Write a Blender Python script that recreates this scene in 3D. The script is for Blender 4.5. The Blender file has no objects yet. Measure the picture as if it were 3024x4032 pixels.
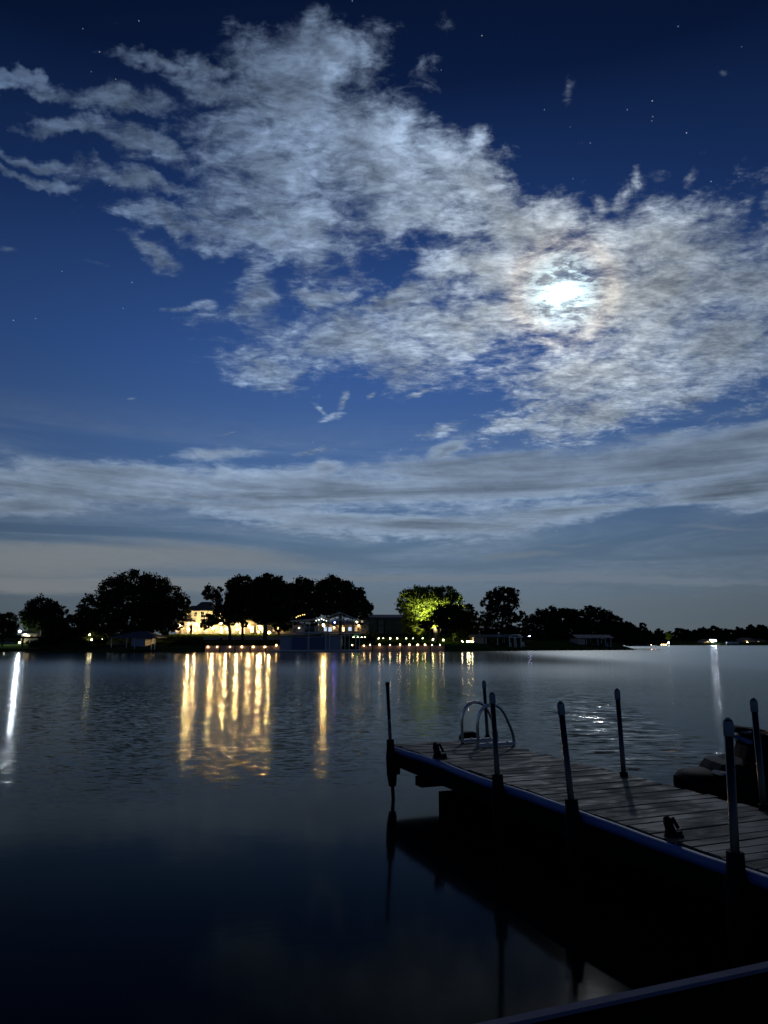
import bpy, bmesh, math, random
import numpy as np
from mathutils import Vector, Matrix
R = math.radians
scene = bpy.context.scene
COL = scene.collection

# ------------------------------------------------------------------ camera
FP, CXP, CYP, CAMH, PITCH = 2850.0, 1512.0, 2016.0, 2.3, R(10.146)
cd = bpy.data.cameras.new('camera'); cam = bpy.data.objects.new('camera', cd); COL.objects.link(cam)
cam.location = (0, 0, CAMH); cam.rotation_euler = (R(90) + PITCH, 0, 0)
cd.sensor_fit = 'VERTICAL'; cd.sensor_height = 36.0; cd.lens = FP / 4032.0 * 36.0
cd.clip_start = 0.05; cd.clip_end = 9000
scene.camera = cam
CP, SP = math.cos(PITCH), math.sin(PITCH)

def ray(px, py):
    dx = (px - CXP) / FP; dy = (CYP - py) / FP
    return Vector((dx, CP - dy * SP, dy * CP + SP))
def at(px, py, Y):
    r = ray(px, py); t = Y / r.y
    return Vector((r.x * t, Y, CAMH + r.z * t))
def on(px, py, z):
    r = ray(px, py); t = (z - CAMH) / r.z
    return Vector((r.x * t, r.y * t, z))
def azel(px, py):
    r = ray(px, py).normalized()
    return math.degrees(math.atan2(r.x, r.y)), math.degrees(math.asin(r.z))

# ------------------------------------------------------------------ render settings
scene.view_settings.view_transform = 'Standard'; scene.view_settings.look = 'None'
scene.view_settings.exposure = 0; scene.view_settings.gamma = 1
scene.render.engine = 'CYCLES'
cy = scene.cycles
cy.use_denoising = True
try:
    cy.denoiser = 'OPENIMAGEDENOISE'; cy.denoising_input_passes = 'RGB_ALBEDO_NORMAL'; cy.denoising_prefilter = 'ACCURATE'
except Exception: pass
cy.max_bounces = 6; cy.diffuse_bounces = 2; cy.glossy_bounces = 3; cy.transmission_bounces = 3; cy.transparent_max_bounces = 6
cy.sample_clamp_indirect = 4.0; cy.sample_clamp_direct = 0
cy.caustics_reflective = False; cy.caustics_refractive = False

# ------------------------------------------------------------------ node helpers
class NT:
    def __init__(s, tree): s.t = tree; s.n = tree.nodes; s.l = tree.links
    def new(s, typ, **kw):
        n = s.n.new(typ)
        for k, v in kw.items(): setattr(n, k, v)
        return n
    def put(s, sock, v):
        if isinstance(v, bpy.types.NodeSocket): s.l.new(v, sock)
        elif v is not None: sock.default_value = v
    def m(s, op, a, b=None, c=None, clamp=False):
        n = s.new('ShaderNodeMath', operation=op, use_clamp=clamp)
        s.put(n.inputs[0], a); s.put(n.inputs[1], b); s.put(n.inputs[2], c)
        return n.outputs[0]
    def v(s, op, a, b=None, c=None):
        n = s.new('ShaderNodeVectorMath', operation=op)
        s.put(n.inputs[0], a); s.put(n.inputs[1], b)
        if c is not None: s.put(n.inputs[3] if op == 'SCALE' else n.inputs[2], c)
        return n.outputs['Value'] if op in ('DOT_PRODUCT', 'LENGTH', 'DISTANCE') else n.outputs[0]
    def comb(s, x, y, z):
        n = s.new('ShaderNodeCombineXYZ'); s.put(n.inputs[0], x); s.put(n.inputs[1], y); s.put(n.inputs[2], z); return n.outputs[0]
    def sep(s, v):
        n = s.new('ShaderNodeSeparateXYZ'); s.put(n.inputs[0], v); return n.outputs
    def mr(s, v, a, b, c=0.0, d=1.0, smooth=True):
        n = s.new('ShaderNodeMapRange', interpolation_type='SMOOTHSTEP' if smooth else 'LINEAR')
        s.put(n.inputs[0], v); s.put(n.inputs[1], a); s.put(n.inputs[2], b); s.put(n.inputs[3], c); s.put(n.inputs[4], d)
        return n.outputs[0]
    def mix(s, f, a, b, mode='MIX'):
        n = s.new('ShaderNodeMix', data_type='RGBA', blend_type=mode)
        s.put(n.inputs[0], f)
        for k, x in ((6, a), (7, b)):
            if isinstance(x, (tuple, list)): x = tuple(x) + ((1,) if len(x) == 3 else ())
            s.put(n.inputs[k], x)
        return n.outputs[2]
    def noise(s, vec, scale, detail=4, rough=0.5, dist=0.0, lac=2.0, color=False):
        n = s.new('ShaderNodeTexNoise', noise_dimensions='3D')
        s.put(n.inputs['Vector'], vec); s.put(n.inputs['Scale'], scale); s.put(n.inputs['Detail'], detail)
        s.put(n.inputs['Roughness'], rough); s.put(n.inputs['Distortion'], dist); s.put(n.inputs['Lacunarity'], lac)
        return n.outputs['Color'] if color else n.outputs[0]
    def mapp(s, vec, loc=(0, 0, 0), rot=(0, 0, 0), sc=(1, 1, 1), typ='POINT'):
        n = s.new('ShaderNodeMapping', vector_type=typ)
        s.put(n.inputs[0], vec); n.inputs[1].default_value = loc; n.inputs[2].default_value = rot; n.inputs[3].default_value = sc
        return n.outputs[0]
    def ramp(s, f, stops):
        n = s.new('ShaderNodeValToRGB'); s.put(n.inputs[0], f)
        e = n.color_ramp.elements
        while len(e) < len(stops): e.new(0.5)
        for k, (p, c) in enumerate(stops):
            e[k].position = p; e[k].color = tuple(c) + (1,)
        return n.outputs[0]

def lin(r, g, b):
    f = lambda c: (c / 255 / 12.92) if c <= 10 else ((c / 255 + 0.055) / 1.055) ** 2.4
    return (f(r), f(g), f(b))

# ------------------------------------------------------------------ night sky (world)
world = bpy.data.worlds.new('World'); scene.world = world; world.use_nodes = True
W = NT(world.node_tree); W.n.clear()
MOON_PX = (2216, 1150)
mdir = ray(*MOON_PX).normalized()
D = W.new('ShaderNodeTexCoord').outputs['Generated']
D = W.v('NORMALIZE', D)
dx, dy, dz = W.sep(D)
az = W.m('MULTIPLY', W.m('ARCTAN2', dx, dy), 57.29578)
el = W.m('MULTIPLY', W.m('ARCSINE', dz), 57.29578)
zc = W.m('ADD', W.m('MAXIMUM', dz, 0.0), 0.13)
P = W.comb(W.m('DIVIDE', dx, zc), W.m('DIVIDE', dy, zc), 0.0)
ang = W.m('MULTIPLY', W.m('ARCCOSINE', W.m('MINIMUM', W.v('DOT_PRODUCT', D, tuple(mdir)), 1.0)), 57.29578)
# warp of the cloud outline
AE = W.comb(az, el, 0.0)
wn = W.noise(AE, 0.11, 5, 0.62, 0.2, color=True)
wn2 = W.noise(P, 7.0, 4, 0.6, 0.0, color=True)
hz = W.mr(el, 3.0, 24.0, 0.25, 1.0)           # less vertical warp low down
warp = W.v('SCALE', W.v('SUBTRACT', wn, (0.5, 0.5, 0.5)), None, 6.5)
warp = W.v('ADD', warp, W.v('SCALE', W.v('SUBTRACT', wn2, (0.5, 0.5, 0.5)), None, 3.0))
wx, wy, _ = W.sep(warp)
Q = W.comb(W.m('ADD', az, wx), W.m('ADD', el, W.m('MULTIPLY', wy, hz)), 0.0)

def ell_params(cx, cy, rx, ry, rot):
    s = 3024 / 1659
    c0 = azel(cx * s, cy * s); e = 2.0
    ax = azel((cx + e) * s, cy * s); ay = azel(cx * s, (cy + e) * s)
    J = np.array([[(ax[0] - c0[0]) / e, (ay[0] - c0[0]) / e], [(ax[1] - c0[1]) / e, (ay[1] - c0[1]) / e]])
    a = R(rot); A = np.array([[math.cos(a) * rx, -math.sin(a) * ry], [math.sin(a) * rx, math.cos(a) * ry]])
    U, S, _ = np.linalg.svd(J @ A)
    return c0, math.atan2(U[1, 0], U[0, 0]), S
def blobs(lst, coord, k=0.25):
    acc = None; qx, qy, _ = W.sep(coord)
    for b in lst:
        c0, th, S = ell_params(*b[:5]); w = b[5] if len(b) > 5 else 1.0
        cc = coord if acc is None else W.comb(qx, qy, acc)      # chained, to keep the shader's stack small
        q = W.mapp(cc, (c0[0], c0[1], 0), (0, 0, th), (S[0], S[1], 1e6), 'TEXTURE')
        val = W.m('MULTIPLY_ADD', W.v('LENGTH', q), -w, w)
        acc = val if acc is None else W.m('SMOOTH_MAX', acc, val, k)
    return acc
#SKYBLOBS
MAIN = [
 (700, 120, 120, 75, 10), (640, 210, 190, 120, 20), (600, 330, 210, 150, 20), (780, 300, 170, 120, 50),
 (800, 400, 330, 120, 28), (620, 470, 220, 85, 15), (1000, 400, 190, 90, 30), (1120, 470, 200, 80, 25),
 (870, 480, 230, 60, 10), (470, 200, 120, 45, 25),
 (760, 745, 260, 85, 4), (1000, 700, 260, 90, -5), (1180, 620, 230, 150, 0), (1400, 640, 330, 190, 0),
 (1450, 540, 250, 120, 8), (1300, 800, 310, 95, 6), (1580, 760, 220, 120, -8), (1640, 620, 160, 150, 0),
 (1030, 570, 160, 40, -12), (850, 640, 120, 32, -10), (700, 612, 70, 30, 0, .9), (1330, 868, 230, 60, -12), (1200, 905, 150, 34, -18), (1480, 850, 200, 40, -10), (1120, 905, 120, 26, -24),
 (560, 640, 50, 70, 0, .8), (600, 790, 110, 45, 5),
 (60, 178, 120, 16, 14), (265, 215, 140, 28, 8), (345, 148, 100, 22, 16), (450, 150, 80, 30, 10),
 (150, 283, 130, 20, 10), (320, 312, 140, 32, 14), (65, 348, 90, 15, 5), (90, 394, 140, 16, 2), (300, 385, 180, 24, 8),
 (385, 457, 170, 28, 10), (560, 515, 140, 38, 12), (330, 515, 75, 26, 16)]
SMALL = [
 (395, 664, 105, 11, -2), (440, 655, 48, 17, -12), (712, 903, 55, 10, -24), (742, 868, 12, 36, 20), (690, 886, 38, 9, 35), (800, 856, 24, 9, -45),
 (905, 850, 70, 12, -22), (1150, 868, 70, 9, -24), (950, 928, 80, 20, -22), (1060, 925, 70, 16, -22), (490, 937, 34, 7, -8), (284, 858, 15, 4, -5),
 (1485, 378, 20, 62, 28, .75), (1370, 378, 18, 45, 5, .6), (1290, 432, 30, 38, 15, .8), (1612, 432, 30, 38, 20, .8), (680, 975, 80, 12, -15), (570, 986, 22, 7, 0),
 (925, 150, 60, 60, 40, .45), (985, 212, 22, 12, 0, .5), (1212, 128, 30, 26, 0, .35), (970, 50, 40, 40, 0, .35), (1562, 160, 14, 12, 0, .45), (1230, 190, 14, 40, 0, .3),
 (15, 545, 30, 8, 0, .6), (200, 566, 55, 9, 12, .6)]
BAND = [
 (240, 1040, 420, 52, 0), (640, 1050, 420, 55, 2), (1050, 1050, 430, 75, -2), (1480, 1000, 320, 72, -8), (1640, 940, 200, 34, -8), (1560, 1065, 260, 42, 3),
 (450, 985, 130, 18, -2, .8), (700, 1010, 60, 24, 0), (960, 968, 60, 18, -25), (640, 1120, 260, 32, 6), (900, 1140, 260, 34, 0), (1180, 1120, 260, 26, -8), (60, 1090, 120, 26, 0)]
LOW = [(200, 1205, 420, 46, 0), (480, 1200, 300, 30, 5), (1130, 1200, 130, 9, -3), (1000, 1246, 420, 9, -1), (1350, 1252, 420, 10, 1), (250, 1262, 600, 22, 0), (1550, 1140, 160, 6, 2, .6), (1400, 1213, 18, 3, 0), (1230, 1180, 110, 6, 0, .5)]

f1 = W.noise(P, 4.2, 9, 0.60, 0.35)
f2 = W.noise(W.mapp(P, (3.1, 1.7, 0)), 11.0, 8, 0.62, 0.45)
f4 = W.noise(W.mapp(P, (5.1, 8.7, 1.0), (0, 0, R(25)), (1.0, 1.5, 1)), 15.0, 7, 0.62, 0.8)
f3 = W.noise(W.mapp(P, (9.1, 4.7, 2.0)), 3.0, 4, 0.55, 0.3)
fs = W.noise(W.mapp(AE, (0, 0, 5), (0, 0, R(2)), (0.028, 0.34, 1)), 1.0, 8, 0.58, 0.9)     # streaky low cloud
def dens(B, gain, off, *ns):
    d = W.m('MULTIPLY_ADD', B, gain, off)
    for n, a in ns: d = W.m('MULTIPLY_ADD', W.m('SUBTRACT', n, 0.5), a, d)
    return d
fg = W.noise(W.mapp(P, (2.2, 6.1, 3.0), (0, 0, R(-18)), (1.0, 1.9, 1)), 34.0, 5, 0.66, 0.6)
Bm = blobs(MAIN, Q, 0.12)
d_main = dens(Bm, 2.2, -0.02, (f1, 3.8), (f2, 4.2), (f4, 2.4), (fg, 1.2))
d_small = dens(blobs(SMALL, W.v('ADD', AE, W.v('SCALE', warp, None, 0.22)), 0.05), 1.7, -0.5, (f2, 3.0), (f4, 2.4))
QB = W.v('ADD', AE, W.v('MULTIPLY', warp, (0.5, 0.16, 0)))
d_band = dens(blobs(BAND, QB, 0.22), 1.8, 0.15, (fs, 4.0), (f1, 1.4), (f2, 1.2), (f4, .9))
d_low = dens(blobs(LOW, QB, 0.15), 1.4, 0.1, (fs, 2.0))
c_main = W.m('MULTIPLY', W.m('ADD', W.m('MULTIPLY', W.mr(d_main, -0.7, 1.1), 0.60), W.m('MULTIPLY', W.mr(d_main, 0.3, 2.2), 0.40)), 0.95); c_small = W.m('MULTIPLY', W.mr(d_small, -0.2, 1.4), 0.8)
c_band = W.m('MULTIPLY', W.mr(d_band, -0.25, 1.2), 0.80); c_veil = W.m('MULTIPLY', W.m('MULTIPLY', W.mr(fs, 0.36, 0.68), W.mr(el, 2.0, 7.0)), W.mr(el, 11.0, 19.0, 0.42, 0.0))
c_low = W.m('MULTIPLY', W.mr(d_low, -0.1, 1.1), 0.7)

# clear sky: deep blue overhead, paler towards the horizon and towards the moon
e01 = W.m('DIVIDE', W.m('MAXIMUM', el, 0.0), 60.0, clamp=True)
sky = W.ramp(e01, [(0.0, lin(92, 103, 110)), (0.05, lin(95, 109, 121)), (0.12, lin(84, 107, 132)), (0.22, lin(70, 102, 150)), (0.36, lin(50, 83, 142)),
                   (0.52, lin(28, 54, 104)), (0.68, lin(10, 26, 60)), (0.85, lin(3, 9, 28)), (1.0, lin(3, 8, 26))])
moonfall = W.m('EXPONENT', W.m('MULTIPLY', W.m('POWER', W.m('DIVIDE', ang, 38.0), 2.0), -1.0))
azf = W.m('EXPONENT', W.m('MULTIPLY', W.m('POWER', W.m('DIVIDE', W.m('SUBTRACT', az, 2.0), 36.0), 2.0), -1.0))
azb = W.m('MAXIMUM', azf, W.mr(W.m('ABSOLUTE', az), 75.0, 130.0, 0.0, 0.6))
skyk = W.m('MULTIPLY_ADD', azb, 0.72, 0.34)
sky = W.mix(1.0, sky, W.comb(skyk, skyk, skyk), 'MULTIPLY')

# cloud light: brighter towards the moon, thick parts greyer, ridges paler
tex = W.m('MULTIPLY_ADD', W.m('SUBTRACT', f2, 0.5), 2.2, 1.0)
tex = W.m('MULTIPLY', tex, W.m('MULTIPLY_ADD', W.m('SUBTRACT', f4, 0.5), 1.5, 1.03))
fr_ = W.noise(W.mapp(P, (4.4, 0.3, 7.0), (0, 0, R(12)), (1.0, 1.7, 1)), 9.0, 3, 0.5, 0.5)
crease = W.mr(W.m('ABSOLUTE', W.m('SUBTRACT', fr_, 0.5)), 0.0, 0.11, 0.84, 1.07)
fr2 = W.noise(W.mapp(P, (1.4, 7.3, 2.0), (0, 0, R(-14)), (1.0, 1.8, 1)), 20.0, 3, 0.5, 0.6)
crease = W.m('MULTIPLY', crease, W.mr(W.m('ABSOLUTE', W.m('SUBTRACT', fr2, 0.5)), 0.0, 0.11, 0.93, 1.04))
tex = W.m('MULTIPLY', tex, crease)
tex = W.m('MULTIPLY', tex, W.m('MULTIPLY_ADD', W.m('SUBTRACT', fg, 0.5), 1.2, 1.03))
tex = W.m('MULTIPLY', tex, W.m('MULTIPLY_ADD', W.m('SUBTRACT', f3, 0.5), -1.5, 1.0))
thick = W.mr(d_main, 0.5, 3.2, 1.0, 0.72)
base = W.m('MULTIPLY_ADD', moonfall, 0.25, 0.10)
base = W.m('MULTIPLY', base, W.m('MULTIPLY_ADD', azf, 0.4, 0.62))
glow1 = W.m('EXPONENT', W.m('MULTIPLY', W.m('DIVIDE', ang, 7.0), -1.0))
glow0 = W.m('EXPONENT', W.m('MULTIPLY', W.m('POWER', W.m('DIVIDE', ang, 1.7), 2.0), -1.0))
ring = W.m('EXPONENT', W.m('MULTIPLY', W.m('POWER', W.m('DIVIDE', W.m('SUBTRACT', ang, 3.4), 0.8), 2.0), -1.0))
lum = W.m('MULTIPLY', W.m('MULTIPLY', base, tex), thick)
ccol = W.mix(moonfall, lin(134, 170, 226), lin(164, 190, 222))
ccol = W.mix(1.0, ccol, W.comb(1.75, 1.75, 1.75), 'MULTIPLY')
cmain = W.mix(1.0, ccol, W.comb(lum, lum, lum), 'MULTIPLY')
gt = W.m('MULTIPLY', W.m('MULTIPLY', glow1, 0.44), tex)
cmain = W.mix(1.0, cmain, W.mix(1.0, (1.0, 0.90, 0.62), W.comb(gt, gt, gt), 'MULTIPLY'), 'ADD')
rt = W.m('MULTIPLY', W.m('MULTIPLY', ring, 0.17), tex)
cmain = W.mix(1.0, cmain, W.mix(1.0, (1.0, 0.62, 0.22), W.comb(rt, rt, rt), 'MULTIPLY'), 'ADD')
hole = W.mr(W.m('ADD', W.m('ADD', f2, W.m('MULTIPLY', f4, 0.7)), W.m('MULTIPLY', fg, 0.7)), 1.10, 1.30, 0.03, 1.0)
g0 = W.m('MULTIPLY', W.m('MULTIPLY', glow0, 1.6), hole)
g0 = W.m('ADD', g0, W.m('MULTIPLY', W.m('EXPONENT', W.m('MULTIPLY', W.m('POWER', W.m('DIVIDE', ang, 0.6), 2.0), -1.0)), 2.5))
moonc = W.mix(1.0, (0.62, 0.93, 1.0), W.comb(g0, g0, g0), 'MULTIPLY')
# band colour
bt = W.m('MULTIPLY_ADD', W.m('SUBTRACT', fs, 0.5), -2.6, 1.08)
bt = W.m('MULTIPLY', bt, W.m('MULTIPLY_ADD', W.m('SUBTRACT', f1, 0.5), 0.5, 0.95))
bt = W.m('MULTIPLY', bt, W.mr(d_band, 0.4, 2.2, 1.18, 0.66))
bt = W.m('MULTIPLY', bt, W.m('MULTIPLY_ADD', W.m('SUBTRACT', f2, 0.5), 1.1, 1.02))
bl = W.m('MULTIPLY', bt, W.m('MULTIPLY_ADD', azf, 0.35, 0.68))
cband = W.mix(1.0, lin(128, 145, 165), W.comb(bl, bl, bl), 'MULTIPLY')
clow = W.mix(W.mr(az, -25.0, 15.0), lin(124, 128, 130), lin(108, 120, 134))
# stars
STARS = [(300, 45, 2), (179, 62, 1), (215, 112, 2), (197, 155, 1.4), (250, 171, 1.4), (1041, 77, 3), (761, 2, 1.4), (953, 151, 1), (1176, 237, 1.3), (1355, 237, 1.3), (1409, 218, 3.2),
         (1410, 252, 1.6), (1408, 261, 1.2), (1483, 287, 4), (1232, 274, 1), (1275, 309, 1.3), (1238, 386, 1.2), (1536, 392, 2.2), (1585, 481, 1.3), (1465, 57, 1.2), (1602, 101, .8),
         (29, 692, 2), (77, 688, 1.6), (134, 586, 1.8), (285, 610, 1.6), (365, 569, 1.4), (266, 666, 1.3), (237, 401, 1.8), (676, 955, 2), (866, 970, 1.4), (574, 1088, 1.6), (1202, 1147, 1.2), (1043, 1122, .6), (1596, 382, .8)]
st = None
for (sx, sy, mag) in STARS:
    d = ray(sx * 3024 / 1659, sy * 3024 / 1659).normalized()
    c = W.m('MULTIPLY', W.m('GREATER_THAN', W.v('DOT_PRODUCT', D, tuple(d)), math.cos(R(0.036))), mag * 0.13)
    st = c if st is None else W.m('ADD', st, c)
starc = W.mix(1.0, (0.8, 0.88, 1.0), W.comb(st, st, st), 'MULTIPLY')
col = W.mix(1.0, sky, starc, 'ADD')
col = W.mix(c_veil, col, cband)
col = W.mix(c_low, col, clow)
col = W.mix(c_band, col, cband)
col = W.mix(c_small, col, cmain)
col = W.mix(c_main, col, cmain)
col = W.mix(1.0, col, moonc, 'ADD')
col = W.mix(W.mr(el, -1.5, -0.3, 1.0, 0.0), col, lin(30, 36, 42))
bg = W.new('ShaderNodeBackground'); W.put(bg.inputs[0], col); bg.inputs[1].default_value = 1.0
wo = W.new('ShaderNodeOutputWorld'); W.l.new(bg.outputs[0], wo.inputs[0])
world.cycles.sampling_method = 'MANUAL'; world.cycles.sample_map_resolution = 512

# moonlight: a dim, cool-white lamp in the moon's direction
ld = bpy.data.lights.new('moonlight', 'SUN'); ld.energy = 0.13; ld.angle = R(0.8); ld.color = (0.9, 0.95, 1.0)
lo = bpy.data.objects.new('moonlight', ld); COL.objects.link(lo)
lo.rotation_euler = mdir.to_track_quat('Z', 'Y').to_euler(); lo.location = (60, 200, 120)
# ------------------------------------------------------------------ materials
def material(name):
    m = bpy.data.materials.new(name); m.use_nodes = True
    t = NT(m.node_tree); b = t.n.get('Principled BSDF'); o = t.n.get('Material Output')
    return m, t, b, o
def simple(name, c, rough=0.6, metal=0.0, var=0.15, scale=3.0, bump=0.0, spec=0.5):
    m, t, b, o = material(name)
    co = t.new('ShaderNodeTexCoord').outputs['Object']
    n = t.noise(co, scale, 5, 0.6)
    k = t.m('MULTIPLY_ADD', n, 2 * var, 1 - var)
    t.put(b.inputs['Base Color'], t.mix(1.0, c, t.comb(k, k, k), 'MULTIPLY'))
    b.inputs['Roughness'].default_value = rough; b.inputs['Metallic'].default_value = metal
    b.inputs['Specular IOR Level'].default_value = spec
    if bump:
        bn = t.new('ShaderNodeBump'); bn.inputs['Strength'].default_value = bump; bn.inputs['Distance'].default_value = 0.02
        t.put(bn.inputs['Height'], n); t.put(b.inputs['Normal'], bn.outputs[0])
    return m
def emit(name, c, s):
    m, t, b, o = material(name)
    b.inputs['Base Color'].default_value = (0.5, 0.5, 0.5, 1)
    b.inputs['Emission Color'].default_value = tuple(c) + (1,); b.inputs['Emission Strength'].default_value = s
    return m
def foliage(name, c):
    m, t, b, o = material(name); t.n.remove(b)
    co = t.new('ShaderNodeTexCoord').outputs['Object']
    n = t.noise(co, 0.8, 3, 0.6)
    col = t.mix(t.mr(n, 0.3, 0.7), tuple(x * 0.6 for x in c), tuple(x * 1.35 for x in c))
    d = t.new('ShaderNodeBsdfDiffuse'); t.put(d.inputs[0], col)
    tr = t.new('ShaderNodeBsdfTranslucent'); t.put(tr.inputs[0], col)
    mx = t.new('ShaderNodeMixShader'); mx.inputs[0].default_value = 0.35
    t.l.new(d.outputs[0], mx.inputs[1]); t.l.new(tr.outputs[0], mx.inputs[2]); t.l.new(mx.outputs[0], o.inputs[0])
    return m
M = {}
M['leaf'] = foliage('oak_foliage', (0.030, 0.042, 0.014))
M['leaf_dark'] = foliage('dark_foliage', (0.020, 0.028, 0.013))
M['leaf_lit'] = foliage('lit_foliage', (0.105, 0.14, 0.022))  # brighter leaf colour for lamp-lit plants; some of the light is in the colour
M['bark'] = simple('bark', (0.055, 0.042, 0.03), 0.9, var=0.4, scale=4, bump=0.6)
M['grass'] = simple('lawn_grass', (0.032, 0.052, 0.014), 1.0, var=0.45, scale=1.2, spec=0.0)
M['stone'] = simple('seawall_concrete', (0.30, 0.24, 0.20), 0.85, var=0.25, scale=1.5, bump=0.3)
M['cream'] = simple('cream_stucco', (0.76, 0.66, 0.42), 0.85, var=0.08, scale=1.0)
M['cream2'] = simple('pale_stucco', (0.55, 0.50, 0.42), 0.85, var=0.08, scale=1.0)
M['trim'] = simple('painted_trim', (0.74, 0.69, 0.62), 0.6, var=0.05)
M['shingle'] = simple('roof_shingle', (0.045, 0.042, 0.045), 0.9, var=0.3, scale=5)
M['glass_dark'] = simple('dark_window_glass', (0.02, 0.022, 0.025), 0.08, var=0.0)
M['lit_warm'] = emit('lit_window_warm', (1.0, 0.62, 0.26), 4.0)
M['lit_dim'] = emit('lit_window_dim', (1.0, 0.66, 0.3), 0.8)
M['lit_cool'] = emit('lit_window_cool', (0.62, 0.78, 1.0), 1.2)
M['galv'] = simple('weathered_galvanised_steel', (0.33, 0.35, 0.38), 0.45, metal=0.6, var=0.15)
M['white_metal'] = simple('white_painted_steel', (0.5, 0.5, 0.52), 0.5, var=0.1)
M['siding'] = simple('grey_corrugated_siding', (0.20, 0.22, 0.27), 0.6, var=0.2)
M['siding_blue'] = simple('navy_door_panel', (0.045, 0.065, 0.14), 0.55, var=0.2)
M['barn_green'] = simple('green_metal_siding', (0.045, 0.09, 0.065), 0.6, var=0.3)
M['metal_roof'] = simple('blue_metal_roof', (0.05, 0.075, 0.125), 0.8, metal=0.0, var=0.2, spec=0.12)
M['grey_roof'] = simple('grey_metal_roof', (0.10, 0.11, 0.13), 0.7, metal=0.0, var=0.2, spec=0.2)
M['wood_pale'] = simple('pale_wood_siding', (0.36, 0.29, 0.22), 0.8, var=0.25, scale=2)
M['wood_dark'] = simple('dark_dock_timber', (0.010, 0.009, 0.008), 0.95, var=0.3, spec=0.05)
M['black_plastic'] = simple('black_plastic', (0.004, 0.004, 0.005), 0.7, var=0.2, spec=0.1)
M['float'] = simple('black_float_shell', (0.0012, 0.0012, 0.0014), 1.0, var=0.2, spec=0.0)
M['dark_metal'] = simple('dark_anodised_pole', (0.012, 0.012, 0.014), 0.25, metal=0.3, var=0.15)
M['cap'] = simple('pale_plastic_cap', (0.12, 0.135, 0.17), 0.6, var=0.15, scale=20)
M['steel'] = simple('stainless_tube', (0.46, 0.47, 0.48), 0.22, metal=1.0, var=0.15, scale=8)
M['alu'] = simple('aluminium_bar', (0.38, 0.39, 0.42), 0.45, metal=0.7, var=0.2, scale=12)
M['bumper'] = simple('blue_vinyl_bumper', (0.035, 0.095, 0.30), 0.5, var=0.2, scale=6, bump=0.3)
M['hull'] = simple('black_gelcoat', (0.003, 0.003, 0.004), 0.6, var=0.1, spec=0.06)
M['hull_blue'] = simple('blue_gelcoat', (0.04, 0.09, 0.24), 0.22, var=0.1)
M['pale_vinyl'] = simple('pale_panel', (0.10, 0.11, 0.14), 0.6, var=0.1, spec=0.2)
M['orange'] = simple('orange_trim', (0.45, 0.14, 0.04), 0.5, var=0.1)
M['boat_white'] = simple('white_hull_paint', (0.55, 0.55, 0.55), 0.4, var=0.1)
M['strip'] = simple('weathered_edge_cap', (0.085, 0.09, 0.16), 0.8, var=0.35, scale=9, bump=0.4)
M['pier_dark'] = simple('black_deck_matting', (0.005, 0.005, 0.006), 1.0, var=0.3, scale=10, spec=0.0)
WARM = (1.0, 0.58, 0.24); WHITE = (0.82, 0.9, 1.0)
M['bulb_warm'] = emit('warm_bulb', WARM, 45.0)
M['bulb_porch'] = emit('porch_lantern_glow', WARM, 260.0)
M['bulb_path'] = emit('path_light_glow', (1.0, 0.84, 0.45), 34.0)
M['flood_warm'] = emit('floodlight_warm', (1.0, 0.62, 0.22), 2500.0)
M['flood_dim'] = emit('floodlight_dim', (1.0, 0.62, 0.26), 1300.0)
M['flood_white'] = emit('floodlight_white', (0.72, 0.84, 1.0), 2300.0)
M['bulb_white'] = emit('cool_bulb', (0.75, 0.85, 1.0), 30.0)
M['bulb_far'] = emit('distant_lamp_glow', WARM, 22.0)
M['flood_far'] = emit('distant_floodlight', (0.75, 0.82, 1.0), 480.0)
M['bulb_blue'] = emit('blue_bulb', (0.12, 0.12, 1.0), 45.0)
M['bulb_green'] = emit('green_bulb', (0.1, 1.0, 0.3), 4.0)
M['bulb_pink'] = emit('pink_bulb', (1.0, 0.2, 0.35), 14.0)
M['bulb_slope'] = emit('slope_light_glow', (1.0, 0.84, 0.45), 120.0)
M['string'] = emit('string_light_glow', (0.75, 0.9, 0.85), 5.0)
M['string_gold'] = emit('golden_string_glow', (1.0, 0.72, 0.2), 2.2)

# planks: grain along the board, each board its own tone, damp dark stains
def plank_material():
    m, t, b, o = material('weathered_dock_boards')
    co = t.new('ShaderNodeTexCoord').outputs['Object']
    x, y, z = t.sep(co)          # x along the dock, y across (along each board)
    idx = t.m('FLOOR', t.m('DIVIDE', x, 0.148))
    wnz = t.new('ShaderNodeTexWhiteNoise', noise_dimensions='1D'); t.put(wnz.inputs['W'], idx)
    g = t.noise(t.comb(t.m('MULTIPLY', x, 55.0), t.m('MULTIPLY_ADD', y, 3.0, t.m('MULTIPLY', idx, 7.3)), 0.0), 1.0, 6, 0.65, 0.6)
    st = t.noise(t.comb(t.m('MULTIPLY', x, 1.0), t.m('MULTIPLY', y, 0.55), 3.0), 3.4, 6, 0.62, 0.5)
    tone = t.m('MULTIPLY_ADD', wnz.outputs['Value'], 0.7, 0.5)
    k = t.m('MULTIPLY', tone, t.mr(g, 0.3, 0.72, 0.45, 1.15))
    k = t.m('MULTIPLY', k, t.mr(st, 0.36, 0.6, 0.28, 1.1))
    t.put(b.inputs['Base Color'], t.mix(1.0, t.mix(st, (0.19, 0.17, 0.10), (0.33, 0.25, 0.16)), t.comb(k, k, k), 'MULTIPLY'))
    t.put(b.inputs['Roughness'], t.mr(st, 0.35, 0.65, 0.5, 0.85))
    b.inputs['Specular IOR Level'].default_value = 0.3
    bn = t.new('ShaderNodeBump'); bn.inputs['Strength'].default_value = 0.7; bn.inputs['Distance'].default_value = 0.006
    t.put(bn.inputs['Height'], g); t.put(b.inputs['Normal'], bn.outputs[0])
    return m
M['plank'] = plank_material()

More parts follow.
